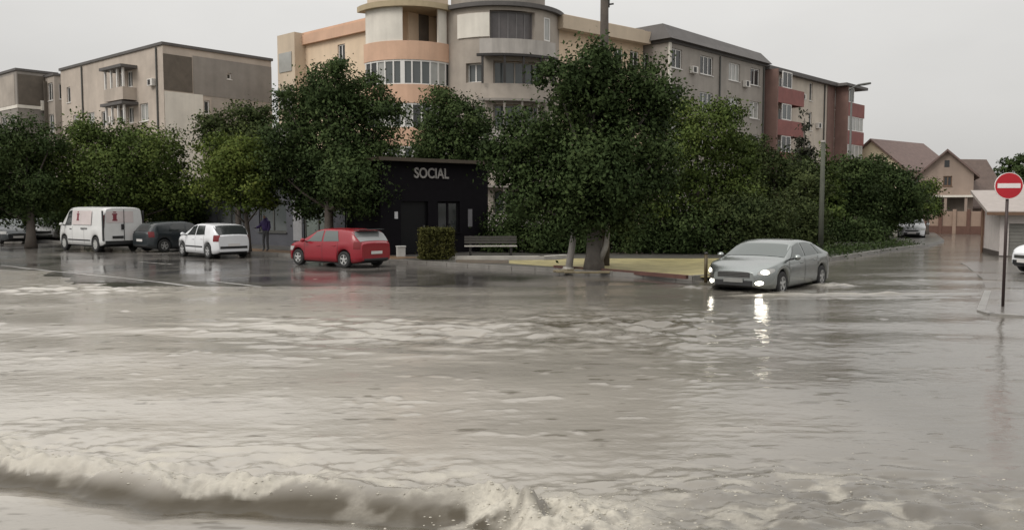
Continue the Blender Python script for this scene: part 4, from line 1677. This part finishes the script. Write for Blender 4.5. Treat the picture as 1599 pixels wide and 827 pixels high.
def make_car(name, label, cat, spec, body_m, loc, rz, group=None, lit=False):
    S = spec
    L, Wd = S['L'], S['W']
    xf, xr = L / 2, -L / 2
    root = thing(name, label, cat, loc, rz, group)
    r = S['r']
    ax = S['axles']                       # front, rear x
    ra = r + .055

    def top(x):
        return smooth_prof(S['top'], np.asarray(x, float), S.get('win', .16))

    def belt(x):
        return np.minimum(smooth_prof(S['belt'], np.asarray(x, float), .2), top(x) - S.get('crown', .05))

    def halfw(x):
        x = np.asarray(x, float)
        fa, fk, ba, bk = S['plan']
        tf = np.clip((x - (xf - fa)) / fa, 0, 1)
        tb = np.clip(((xr + ba) - x) / ba, 0, 1)
        return Wd / 2 * (1 - fk * tf ** 2.4) * (1 - bk * tb ** 2.4)

    def bottom(x):
        z = S['clear'] + .10 * np.clip((x - (xf - .45)) / .45, 0, 1) ** 2 + .10 * np.clip(((xr + .4) - x) / .4, 0, 1) ** 2
        for a in ax:
            d2 = ra * ra - (x - a) ** 2
            if d2 > 0:
                z = max(z, r + math.sqrt(d2) * 1.0)
        return z

    ghmax = max(float(top(x) - belt(x)) for x in np.linspace(xr, xf, 60))
    tumble = S.get('tumble', .24)

    def ring(x):
        zt, zb, w, z0 = float(top(x)), float(belt(x)), float(halfw(x)), bottom(x)
        crown = min(S.get('crown', .05), zt - zb)
        zre = zt - crown
        gh = max(0.0, zre - zb)
        ws = w * .965
        wr = ws * (1 - tumble * gh / ghmax)
        lowmax = zb - .06
        z0 = min(z0, lowmax - .05)
        h = zb - z0
        pts = [(0, z0), (w * .86, z0), (w * .965, z0 + .02 * h + .012), (w * .99, z0 + .25 * h), (w, z0 + .55 * h), (w * .992, z0 + .82 * h), (ws, zb)]
        for f in (.06, .35, .68, .95):
            pts.append((ws + (wr - ws) * (f + .10 * math.sin(f * math.pi) * -1), zb + gh * f))
        pts += [(wr * .95, zre + crown * .35), (wr * .72, zre + crown * .75), (wr * .38, zre + crown * .95), (0, zt)]
        return pts

    xs_ = list(np.linspace(xr, xf, 64)) + [xr + .02, xr + .05, xr + .1, xf - .02, xf - .05, xf - .1]
    for a in ax:
        xs_ += list(a + ra * np.cos(np.linspace(0, math.pi, 15)))
        xs_ += [a - ra - .01, a + ra + .01]
    xs_ = sorted(set(round(x, 4) for x in xs_ if xr <= x <= xf))
    mb = MB()
    rings = [ring(x) for x in xs_]
    nr = len(rings[0])
    caps = []
    for s in (1, -1):
        vs = [(x, s * p[0], p[1]) for x, rg in zip(xs_, rings) for p in rg]
        fs, mi = [], []
        for i in range(len(xs_) - 1):
            for k in range(nr - 1):
                a, b_, c, d = i * nr + k, (i + 1) * nr + k, (i + 1) * nr + k + 1, i * nr + k + 1
                f = (a, b_, c, d) if s == -1 else (a, d, c, b_)
                mb_i = 1 if (k < 1 or (S.get('dark_sill') and 1 <= k < 2)) else 0
                fs.append(f)
                mi.append(mb_i)
        o = len(mb.v)
        mb.v += vs
        mb.f += [tuple(q + o for q in f) for f in fs]
        mb.m += mi
        for e in (0, len(xs_) - 1):
            idx = [o + e * nr + k for k in range(nr)]
            mb.f.append(tuple(idx))
            mb.m.append(0)
            caps.append(len(mb.f) - 1)

    # surface sampling for glass, lamps and seams
    def side(x, z, s):
        rg = ring(x)
        zz = [p[1] for p in rg[2:12]]
        yy_ = [p[0] for p in rg[2:12]]
        return Vector((x, s * float(np.interp(z, zz, yy_)), z))

    def topp(x, p):
        rg = ring(x)
        q = rg[9:]
        ys_ = [a[0] for a in q][::-1]
        zs_ = [a[1] for a in q][::-1]
        w = ys_[-1]
        y = abs(p) * w
        return Vector((x, math.copysign(y, p), float(np.interp(y, ys_, zs_))))

    def patch(name_, fn, nu, nv, m, parent=root, off=.008, flip=None, mbx=None, mi_=0):
        Pp = [[fn(i / nu, j / nv) for j in range(nv + 1)] for i in range(nu + 1)]
        cen = Vector((0, 0, .5))
        q = []
        for i in range(nu + 1):
            for j in range(nv + 1):
                du = Pp[min(i + 1, nu)][j] - Pp[max(i - 1, 0)][j]
                dv = Pp[i][min(j + 1, nv)] - Pp[i][max(j - 1, 0)]
                n_ = du.cross(dv)
                if n_.length > 1e-9:
                    n_.normalize()
                pc = Pp[i][j] - cen
                pc.x *= .35
                if n_.dot(pc) < 0:
                    n_ = -n_
                q.append(Pp[i][j] + n_ * off)
        fs = [(i * (nv + 1) + j, (i + 1) * (nv + 1) + j, (i + 1) * (nv + 1) + j + 1, i * (nv + 1) + j + 1) for i in range(nu) for j in range(nv)]
        if mbx is not None:
            mbx.add(q, fs, mi_)
            return None
        z_ = MB()
        z_.add(q, fs)
        return z_.build(name_, m, parent, smooth=True)

    def side_quad(xb0, xb1, xt0, xt1, zb_, zt_, s):
        def fn(u, v):
            x = (xb0 + (xb1 - xb0) * u) * (1 - v) + (xt0 + (xt1 - xt0) * u) * v
            lo = zb_(x) if callable(zb_) else zb_
            hi = zt_(x) if callable(zt_) else zt_
            return side(x, lo + (hi - lo) * v, s)
        return fn

    def side_disc(xc, zc, rx, rz, tilt, s):
        def fn(u, v):
            u = .03 + .97 * u
            t = v * 2 * math.pi
            dx = rx * u * math.cos(t)
            return side(min(xc + dx, xf - .002), zc + rz * u * math.sin(t) + tilt * dx, s)
        return fn

    # door seams belong to the body mesh
    for s in (1, -1):
        for xd in S['seams']:
            patch('', side_quad(xd - .007, xd + .007, xd - .007, xd + .007, S['clear'] + .1, lambda x: float(belt(x)) - .01, s), 1, 8, None, mbx=mb, mi_=1, off=.003)
        if S.get('rub'):
            patch('', side_quad(ax[1] + ra + .05, ax[0] - ra - .05, ax[1] + ra + .05, ax[0] - ra - .05, S['rub'] - .03, S['rub'] + .03, s), 10, 1, None, mbx=mb, mi_=1, off=.008)
    bo_ = mb.build('body', [body_m, TRIM], root, smooth=True)
    for c_ in caps:
        bo_.data.polygons[c_].use_smooth = False
    gm = S.get('glass', CARGLASS)
    x0, x1 = S['screen']
    patch('windscreen', lambda u, v: topp(x0 + (x1 - x0) * u, -.93 + 1.86 * v), 10, 14, S.get('screen_glass', gm))
    if S.get('rear_screen'):
        y0, y1 = S['rear_screen']
        patch('rear_window', lambda u, v: topp(y0 + (y1 - y0) * u, -.93 + 1.86 * v), 8, 12, S.get('rear_glass', gm))
    for s in (1, -1):
        for (a, b_, c, d) in S['windows']:
            patch('side_window', side_quad(a, b_, c, d, lambda x: float(belt(x)) + .04, lambda x: float(top(x)) - .085, s), 10, 5, gm)
        hx0, hx1, hz0, hz1 = S['head']
        if lit:
            patch('headlight', side_disc((hx0 + hx1) / 2, (hz0 + hz1) / 2, (hx1 - hx0) / 2 + .05, (hz1 - hz0) / 2 + .01, -.22, s), 4, 16, LAMP_OFF, off=.008)
            patch('lit_lamp', side_disc(hx1 - .10, (hz0 + hz1) / 2 - .01, .085, .05, 0, s), 3, 14, LAMP_ON, off=.016)
        else:
            patch('headlight', side_quad(hx0 + .06, hx1, hx0 - .1, hx1 - .03, hz0, hz1, s), 8, 3, LAMP_OFF, off=.010)
        tx0, tx1, tz0, tz1 = S['tail']
        patch('tail_light', side_quad(tx0, tx1, tx0, tx1, tz0, tz1, s), 5, 5, TAIL, off=.010)
        if lit:
            patch('fog_light', side_disc(xf - .10, .385, .075, .05, 0, s), 3, 14, FOG_ON, off=.014)
        # mirror
        mx_ = S['mirror']
        p = side(mx_, float(belt(mx_)) + .05, s)
        q = MB()
        q.tube([p + Vector((.02, 0, -.02)), p + Vector((.0, s * .10, .0))], .025, 6, 1)
        import bmesh
        bm = bmesh.new()
        bmesh.ops.create_uvsphere(bm, u_segments=12, v_segments=8, radius=1)
        q.add([p + Vector((v.co.x * .07, s * .19 + v.co.y * .10, .04 + v.co.z * .075)) for v in bm.verts], [tuple(v.index for v in f.verts) for f in bm.faces], 0)
        bm.free()
        q.build('mirror', [body_m, TRIM], root, smooth=True)
        for hx_ in S['handles']:
            p = side(hx_, float(belt(hx_)) - .12, s)
            q = MB()
            q.box(p.x - .09, p.x + .09, p.y - .012, p.y + .022 if s > 0 else p.y + .012, p.z - .02, p.z + .02) if s > 0 else q.box(p.x - .09, p.x + .09, p.y - .022, p.y + .012, p.z - .02, p.z + .02)
            q.build('door_handle', S.get('handle_m', body_m), root, bevel=.008)
    # front and rear faces
    wfc = float(halfw(xf)) * .92
    q = MB()
    gz0, gz1 = S['grille']
    q.box(xf - .02, xf + .014, -wfc * .86, wfc * .86, gz0, gz1)
    for k in range(3):
        z = gz0 + (gz1 - gz0) * (k + .5) / 3
        q.box(xf + .014, xf + .02, -wfc * .84, wfc * .84, z - .008, z + .008, 1)
    q.build('grille', [TRIM, GMETAL], root)
    q = MB()
    q.box(xf - .06, xf + .012, -wfc * 1.02, wfc * 1.02, S['clear'] + .10, S['clear'] + .25)
    q.build('bumper_intake', TRIM, root, bevel=.01)
    pz = S['plate_f']
    q = MB()
    q.box(xf + .015, xf + .03, -.26, .26, pz, pz + .11)
    q.build('number_plate', S.get('plate_fm', PLATE), root)
    wrc = float(halfw(xr)) * .95
    for (z0_, z1_, m_2, nm, k_) in S.get('rear_boxes', ()):
        q = MB()
        q.box(xr - .02, xr + .05, -wrc * k_, wrc * k_, z0_, z1_)
        q.build(nm, m_2, root, bevel=.012)
    pz = S['plate_r']
    q = MB()
    q.box(xr - .034, xr - .021, -.26 + S.get('plate_off', 0), .26 + S.get('plate_off', 0), pz, pz + .11)
    q.build('number_plate', S.get('plate_m', PLATE), root)
    q = MB()
    q.box(ax[1] - .2, ax[0] + .2, -Wd / 2 + .24, Wd / 2 - .24, S['clear'] - .05, S['clear'] + .2)
    for a in ax:
        q.box(a - ra, a + ra, -Wd / 2 + .26, Wd / 2 - .26, S['clear'], r + ra - .02)
    q.build('underbody', TRIM, root)
    # wheels
    for a in ax:
        for s in (1, -1):
            cy_ = s * (Wd / 2 - .115)
            q = MB()
            hw = .10
            q.lathe_y([(r * .60, -hw), (r * .90, -hw), (r, -hw * .7), (r, hw * .7), (r * .90, hw), (r * .60, hw), (r * .60, hw * .3)], 28, 0, (a, cy_, r))
            q.lathe_y([(.01, s * hw * .3), (r * .62, s * hw * .3)], 28, 0, (a, cy_, r))
            w_ = q.build('wheel', TYRE, root, smooth=False)
            q = MB()
            q.lathe_y([(r * .54, s * hw * .55), (r * .54, s * hw * .95), (r * .66, s * hw * .95), (r * .66, s * hw * .5)], 28, 0, (a, cy_, r))
            q.lathe_y([(.005, s * hw * .98), (r * .16, s * hw * .95), (r * .18, s * hw * .5)], 16, 0, (a, cy_, r))
            for k in range(S.get('spokes', 5)):
                t = 2 * math.pi * k / S.get('spokes', 5) + .3
                for da in (-1, 1):
                    pass
                c_, s_ = math.cos(t), math.sin(t)
                wq = r * .10
                p_ = []
                for rr2 in (r * .12, r * .56):
                    for e in (-1, 1):
                        for y in (hw * .5, hw * .9):
                            p_.append((a + rr2 * c_ - e * wq * s_, cy_ + s * y, r + rr2 * s_ + e * wq * c_))
                q.add(p_, [(0, 1, 3, 2), (4, 6, 7, 5), (0, 4, 5, 1), (2, 3, 7, 6), (1, 5, 7, 3), (0, 2, 6, 4)])
            q.build('rim', S.get('rim', RIM), w_)
    return root


SEDAN = dict(L=4.72, W=1.86, r=.325, axles=(1.42, -1.38), clear=.20, plan=(.75, .42, .7, .30), win=.22,
             top=[(-2.5, .86), (-2.34, .98), (-2.2, 1.04), (-1.72, 1.10), (-1.0, 1.38), (-.45, 1.455), (.15, 1.445), (.5, 1.37), (1.22, 1.0), (1.75, .92), (2.1, .82), (2.3, .72), (2.5, .60)],
             belt=[(-2.4, .88), (-1.8, .99), (0, .95), (1.3, .91), (2.0, .80), (2.4, .62)], crown=.055,
             screen=(.52, 1.14), rear_screen=(-1.66, -1.02), windows=[(-.02, .98, .0, .50), (-1.0, -.10, -.72, -.08), (-1.42, -1.08, -1.02, -.80)],
             seams=(1.02, -.05, -1.0), mirror=.92, handles=(.2, -.8), head=(1.93, 2.25, .615, .735), tail=(-2.33, -2.0, .72, .92), grille=(.52, .66), plate_f=.39, plate_r=.62, plate_fm=mat('dirty plate', (.22, .22, .21), .5),
             glass=CARGLASS_PALE, screen_glass=CARGLASS_PALE, rear_boxes=[(.30, .36, TRIM, 'bumper_trim', .8)])
HATCH = dict(L=4.0, W=1.70, r=.31, axles=(1.22, -1.24), clear=.19, plan=(.7, .40, .55, .22), win=.12,
             top=[(-2.1, .86), (-1.98, .93), (-1.90, 1.0), (-1.60, 1.34), (-1.45, 1.40), (-.9, 1.445), (0, 1.45), (.32, 1.39), (1.02, 1.0), (1.5, .90), (1.8, .78), (1.95, .66), (2.1, .55)],
             belt=[(-2.1, .82), (-1.6, .97), (-.5, .93), (1.1, .89), (1.7, .76), (2.1, .56)], crown=.05,
             screen=(.34, .94), rear_screen=(-1.895, -1.52), windows=[(-.1, .76, -.08, .30), (-1.0, -.18, -.82, -.16)],
             seams=(.82, -.14, -.95), mirror=.72, handles=(.05, -.75), head=(1.45, 1.93, .58, .74), tail=(-1.95, -1.72, .72, .98), grille=(.50, .60), plate_f=.36, plate_r=.52,
             rear_boxes=[(.28, .36, TRIM, 'bumper_trim', .9)])
VAN = dict(L=4.85, W=1.92, r=.335, axles=(1.52, -1.58), clear=.26, plan=(.8, .34, .25, .035), win=.14, tumble=.11,
           top=[(-2.6, 1.86), (-2.40, 1.92), (-2.2, 1.96), (.75, 1.975), (1.05, 1.92), (1.72, 1.24), (2.1, 1.10), (2.3, .95), (2.42, .78), (2.6, .6)],
           belt=[(-2.6, 1.10), (1.3, 1.10), (1.8, 1.05), (2.2, .88), (2.6, .62)], crown=.07,
           screen=(1.06, 1.66), rear_screen=None, windows=[(.72, 1.42, .72, 1.02)],
           seams=(.62, -.55, 1.40), mirror=1.36, handles=(.78, -.42), head=(1.95, 2.30, .78, .98), tail=(-2.40, -2.29, .80, 1.62), grille=(.62, .76), plate_f=.46, plate_r=.60, plate_off=.30,
           plate_m=TRIM, handle_m=TRIM, dark_sill=True, rub=.50, rim=mat('dull steel wheel', (.5, .5, .48), .4, metal=.3), spokes=8,
           rear_boxes=[(.34, .50, TRIM, 'bumper', 1.0)])

ROADZ = .028


def heading(a):      # car faces (-sin a, cos a)
    return math.pi / 2 + R(a)


silver = make_car('car', 'silver sedan with lit headlights driving through the flood water', 'car', SEDAN, paint('silver paint', (.325, .345, .338), .92, .24),
                  (7.22, 23.1, -.10), math.atan2(-.775, -.632), None, True)
silver.scale = (1.05, 1.0, .96)
CG = 'cars parked along the kerb'
RED_SPEC = dict(HATCH)
RED_SPEC.update(glass=CARGLASS_PALE, rear_glass=mat('car glass catching the sky', (.22, .23, .23), .06, var=0, spec=.8))
red = make_car('car', 'bright red hatchback parked at the kerb', 'car', RED_SPEC, paint('red car paint', (.25, .006, .016), .0, .32),
               (-6.45, 30.75, ROADZ), heading(52), CG)
red.scale = (1.04, 1.0, .95)
q = MB()
q.box(-1.80, -1.5, -.60, .60, 1.405, 1.43)
q.build('spoiler', TRIM, red, bevel=.01)
W_SPEC = dict(HATCH)
W_SPEC.update(rear_boxes=[(.42, .52, TRIM, 'bumper_trim', .95), (.24, .30, TRIM, 'bumper_lip', .9)], L=3.9, rub=.48,
              rim=mat('dull pale wheel', (.45, .45, .45), .4, metal=.3))
whitehatch = make_car('car', 'small white hatchback with a black rear window', 'car', W_SPEC, paint('white paint', (.72, .73, .75)),
                      (-12.95, 36.0, ROADZ), heading(45), CG)
D_SPEC = dict(HATCH)
D_SPEC.update(W=1.72, screen_glass=CARGLASS_PALE)
darkcar = make_car('car', 'dark car standing between the white van and the white hatchback', 'car', D_SPEC, paint('near black paint', (.022, .028, .032)),
                   (-16.35, 40.9, ROADZ), math.atan2(.788, .616), CG)
darkg = copy_thing(darkcar, (nearX(18, 49.5), 49.5, ROADZ), math.atan2(-.62, .5), 'dark car under the tree, cut by the photo edge', CG)
van = make_car('van', 'white delivery van with dark red logos parked at the kerb', 'van', VAN, paint('van white paint', (.66, .66, .65)),
               (-20.5, 41.3, ROADZ), heading(52), CG)
van.scale = (1.04, 1.03, 1.09)
for e in (-1, 1):
    q = MB()
    q.box(-2.44, -2.30, e * .955 - .018, e * .955 + .012, .50, 1.80)  # dark strips standing in for the shadow down the rear corners
    q.build('corner_shadow', TRIM, van, bevel=.01)
q = MB()
q.box(-2.46, -2.41, -.008, .008, .52, 1.85)
q.build('door_gap', TRIM, van)
q = MB()
q.box(-2.475, -2.44, .02, .14, .98, 1.22)
q.build('rear_handle', TRIM, van, bevel=.01)
LOGO = mat('dark red logo', (.20, .035, .05), .5, var=.1)
LOGO_PALE = mat('pink logo field', (.60, .53, .52), .5, var=.08)
# logos: a pale pink field with a dark red upright mark, on the left side and on the rear door
for nm, fn in (('side', None), ('rear', None)):
    f_, d2 = MB(), MB()
    if nm == 'side':
        def P(s, z, o):
            y = .955 - .075 * max(0, (z - 1.10)) / .8 * 1.25 + o
            return (s, y, z)
        def rect(mbx, s0, s1, z0, z1, o):
            mbx.quad(P(s0, z0, o), P(s1, z0, o), P(s1, z1, o), P(s0, z1, o))
        c0 = .05
        rect(f_, c0 - 1.3, c0 + .55, 1.18, 1.80, .012)
        k = (-1, c0)
    else:
        def P(s, z, o):
            return (-2.428 - o, s, z)
        def rect(mbx, s0, s1, z0, z1, o):
            mbx.quad(P(s0, z0, o), P(s1, z0, o), P(s1, z1, o), P(s0, z1, o))
        c0 = .42
        rect(f_, -.45, .82, 1.28, 1.78, .006)
    o1 = .02 if nm == 'side' else .012
    rect(d2, c0 - .12, c0 + .12, 1.36, 1.42, o1)
    rect(d2, c0 - .085, c0 + .085, 1.42, 1.62, o1)
    rect(d2, c0 - .12, c0 + .12, 1.62, 1.68, o1)
    rect(d2, c0 - .07, c0 + .07, 1.71, 1.76, o1)
    fo_ = f_.build('logo_field', LOGO_PALE, van)
    d2.build('logo_mark', LOGO, fo_)
q = MB()
q.box(-.85, -.25, .958, .972, .98, 1.05)
q.build('lettering', mat('grey lettering', (.16, .16, .16), .5), van)

lightcar = make_car('car', 'pale grey sedan partly hidden behind the dark trunk', 'car', dict(SEDAN, glass=CARGLASS_PALE), paint('pale grey paint', (.50, .50, .50), .2),
                    (nearX(74, 53), 53, ROADZ), math.atan2(-.85, .35), CG)
SUV = dict(HATCH, clear=.24)
farcar = copy_thing(whitehatch, (nearX(1424, 57), 57, ROADZ), math.atan2(-.93, -.42), 'far white car facing down the side street', None)
edge = copy_thing(whitehatch, (nearX(1567, 27.3) + 2.3, 27.0, .03), math.atan2(-.15, -1), 'white car parked before the low shed, cut by the photo edge', None)


# ------------------------------------------------------------------ person under the trees
def person(label, u, Y, rz):
    t = thing('person', label, 'person', (nearX(u, Y), Y, .12), rz)

    def skin(name, verts, edges, radii, m, parent):
        me = bpy.data.meshes.new(name)
        me.from_pydata(verts, edges, [])
        o = bpy.data.objects.new(name, me)
        COL.objects.link(o)
        md = o.modifiers.new('skin', 'SKIN')
        for v, rd_ in zip(me.skin_vertices[0].data, radii):
            v.radius = rd_ if hasattr(rd_, '__len__') else (rd_, rd_)
        me.skin_vertices[0].data[0].use_root = True
        sb = o.modifiers.new('sub', 'SUBSURF')
        sb.levels = sb.render_levels = 2
        dg = bpy.context.evaluated_depsgraph_get()
        me2 = bpy.data.meshes.new_from_object(o.evaluated_get(dg))
        bpy.data.objects.remove(o)
        me2.materials.append(m)
        me2.polygons.foreach_set('use_smooth', [True] * len(me2.polygons))
        o2 = bpy.data.objects.new(name, me2)
        COL.objects.link(o2)
        o2.parent = parent
        return o2

    V = [(0, 0, .92), (0, .0, 1.12), (0, 0, 1.34), (0, .01, 1.44), (0, -.01, 1.52), (0, -.02, 1.60),
         (.17, 0, 1.36), (.23, -.03, 1.10), (.20, -.14, .90), (.20, -.20, .84),
         (-.17, 0, 1.36), (-.26, -.08, 1.14), (-.40, -.20, 1.08), (-.46, -.23, 1.07),
         (.09, 0, .86), (.10, -.02, .48), (.10, .02, .09), (.10, -.10, .04), (-.09, 0, .86), (-.11, -.03, .48), (-.12, .02, .09), (-.12, -.10, .04)]
    E = [(0, 1), (1, 2), (2, 3), (3, 4), (4, 5), (2, 6), (6, 7), (7, 8), (8, 9), (2, 10), (10, 11), (11, 12), (12, 13), (0, 14), (14, 15), (15, 16), (16, 17), (0, 18), (18, 19), (19, 20), (20, 21)]
    RD = [(.15, .11), (.14, .10), (.16, .10), .06, .075, .085, .06, .048, .036, .03, .06, .048, .036, .03, .085, .06, .042, .04, .085, .06, .042, .04]
    skin('body', V, E, RD, mat('grey trousers', (.09, .09, .095), .8), t)
    PUR = mat('purple jacket', (.055, .028, .14), .6)
    Vj = [(0, 0, .90), (0, 0, 1.12), (0, 0, 1.35), (0, .01, 1.46), (0, .01, 1.58), (.18, 0, 1.36), (.24, -.03, 1.10), (.205, -.13, .92), (-.18, 0, 1.36), (-.27, -.08, 1.14), (-.39, -.195, 1.085)]
    Ej = [(0, 1), (1, 2), (2, 3), (3, 4), (2, 5), (5, 6), (6, 7), (2, 8), (8, 9), (9, 10)]
    Rj = [(.20, .15), (.18, .135), (.185, .125), .10, .115, .08, .066, .055, .08, .066, .055]
    skin('hooded_jacket', Vj, Ej, Rj, PUR, t)
    f = MB()
    f.lathe_y([(.001, -.118), (.06, -.112), (.075, -.09)], 12, 0, (0, 0, 1.585))
    f.build('face', mat('skin', (.36, .22, .16), .6), t, smooth=True)
    return t


person('person in a purple hooded jacket and grey trousers under the trees', 414, 38.6, R(-20))

# ------------------------------------------------------------------ light
sun = bpy.data.lights.new('sun', 'SUN')
sun.energy = 1.3
sun.angle = R(25)
sun.color = (1, .95, .88)
so_ = bpy.data.objects.new('sun', sun)
COL.objects.link(so_)
SUN_EL, SUN_AZ = R(42), R(-125)      # azimuth measured from +y towards +x
sd = Vector((math.sin(SUN_AZ) * math.cos(SUN_EL), math.cos(SUN_AZ) * math.cos(SUN_EL), math.sin(SUN_EL)))
so_.rotation_euler = sd.to_track_quat('Z', 'Y').to_euler()
so_.location = (-30, -20, 40)

w = bpy.data.worlds.new('World')
SC.world = w
w.use_nodes = True
nt = w.node_tree
bg = nt.nodes['Background']
bg.inputs['Strength'].default_value = .1
sky = nt.nodes.new('ShaderNodeTexSky')
sky.sky_type = 'NISHITA'
sky.sun_disc = False
sky.sun_elevation = SUN_EL
sky.sun_rotation = SUN_AZ
sky.dust_density = 6
hs = nt.nodes.new('ShaderNodeHueSaturation')
hs.inputs['Saturation'].default_value = .25
nt.links.new(sky.outputs['Color'], hs.inputs['Color'])
tc = nt.nodes.new('ShaderNodeTexCoord')
sx = nt.nodes.new('ShaderNodeSeparateXYZ')
nt.links.new(tc.outputs['Generated'], sx.inputs['Vector'])
mr = nt.nodes.new('ShaderNodeMapRange')
mr.inputs['From Min'].default_value = 0
mr.inputs['From Max'].default_value = 1
mr.inputs['To Min'].default_value = 6.1
mr.inputs['To Max'].default_value = 15.5
nt.links.new(sx.outputs['Z'], mr.inputs['Value'])
cn = nt.nodes.new('ShaderNodeTexNoise')
cn.inputs['Scale'].default_value = 2.2
cn.inputs['Detail'].default_value = 5
mp = nt.nodes.new('ShaderNodeMapping')
mp.inputs['Scale'].default_value = (1, 1, 2.5)
nt.links.new(tc.outputs['Generated'], mp.inputs['Vector'])
nt.links.new(mp.outputs['Vector'], cn.inputs['Vector'])
m3 = nt.nodes.new('ShaderNodeMapRange')
m3.inputs['From Min'].default_value = .3
m3.inputs['From Max'].default_value = .7
m3.inputs['To Min'].default_value = .91
m3.inputs['To Max'].default_value = 1.07
nt.links.new(cn.outputs['Fac'], m3.inputs['Value'])
mul = nt.nodes.new('ShaderNodeMath')
mul.operation = 'MULTIPLY'
nt.links.new(mr.outputs['Result'], mul.inputs[0])
nt.links.new(m3.outputs['Result'], mul.inputs[1])
vs = nt.nodes.new('ShaderNodeVectorMath')
vs.operation = 'SCALE'
vs.inputs[0].default_value = (1.0, .985, .955)
nt.links.new(mul.outputs[0], vs.inputs['Scale'])
mx = nt.nodes.new('ShaderNodeMix')
mx.data_type = 'RGBA'
mx.inputs['Factor'].default_value = .88
nt.links.new(hs.outputs['Color'], mx.inputs['A'])
nt.links.new(vs.outputs['Vector'], mx.inputs['B'])
nt.links.new(mx.outputs['Result'], bg.inputs['Color'])

SC.view_settings.view_transform = 'Standard'
SC.view_settings.look = 'None'
SC.view_settings.exposure = 0
SC.view_settings.gamma = 1
SC.render.engine = 'CYCLES'
SC.render.filter_size = 3.0
SC.cycles.use_denoising = True
SC.cycles.max_bounces = 8
SC.cycles.sample_clamp_indirect = 6
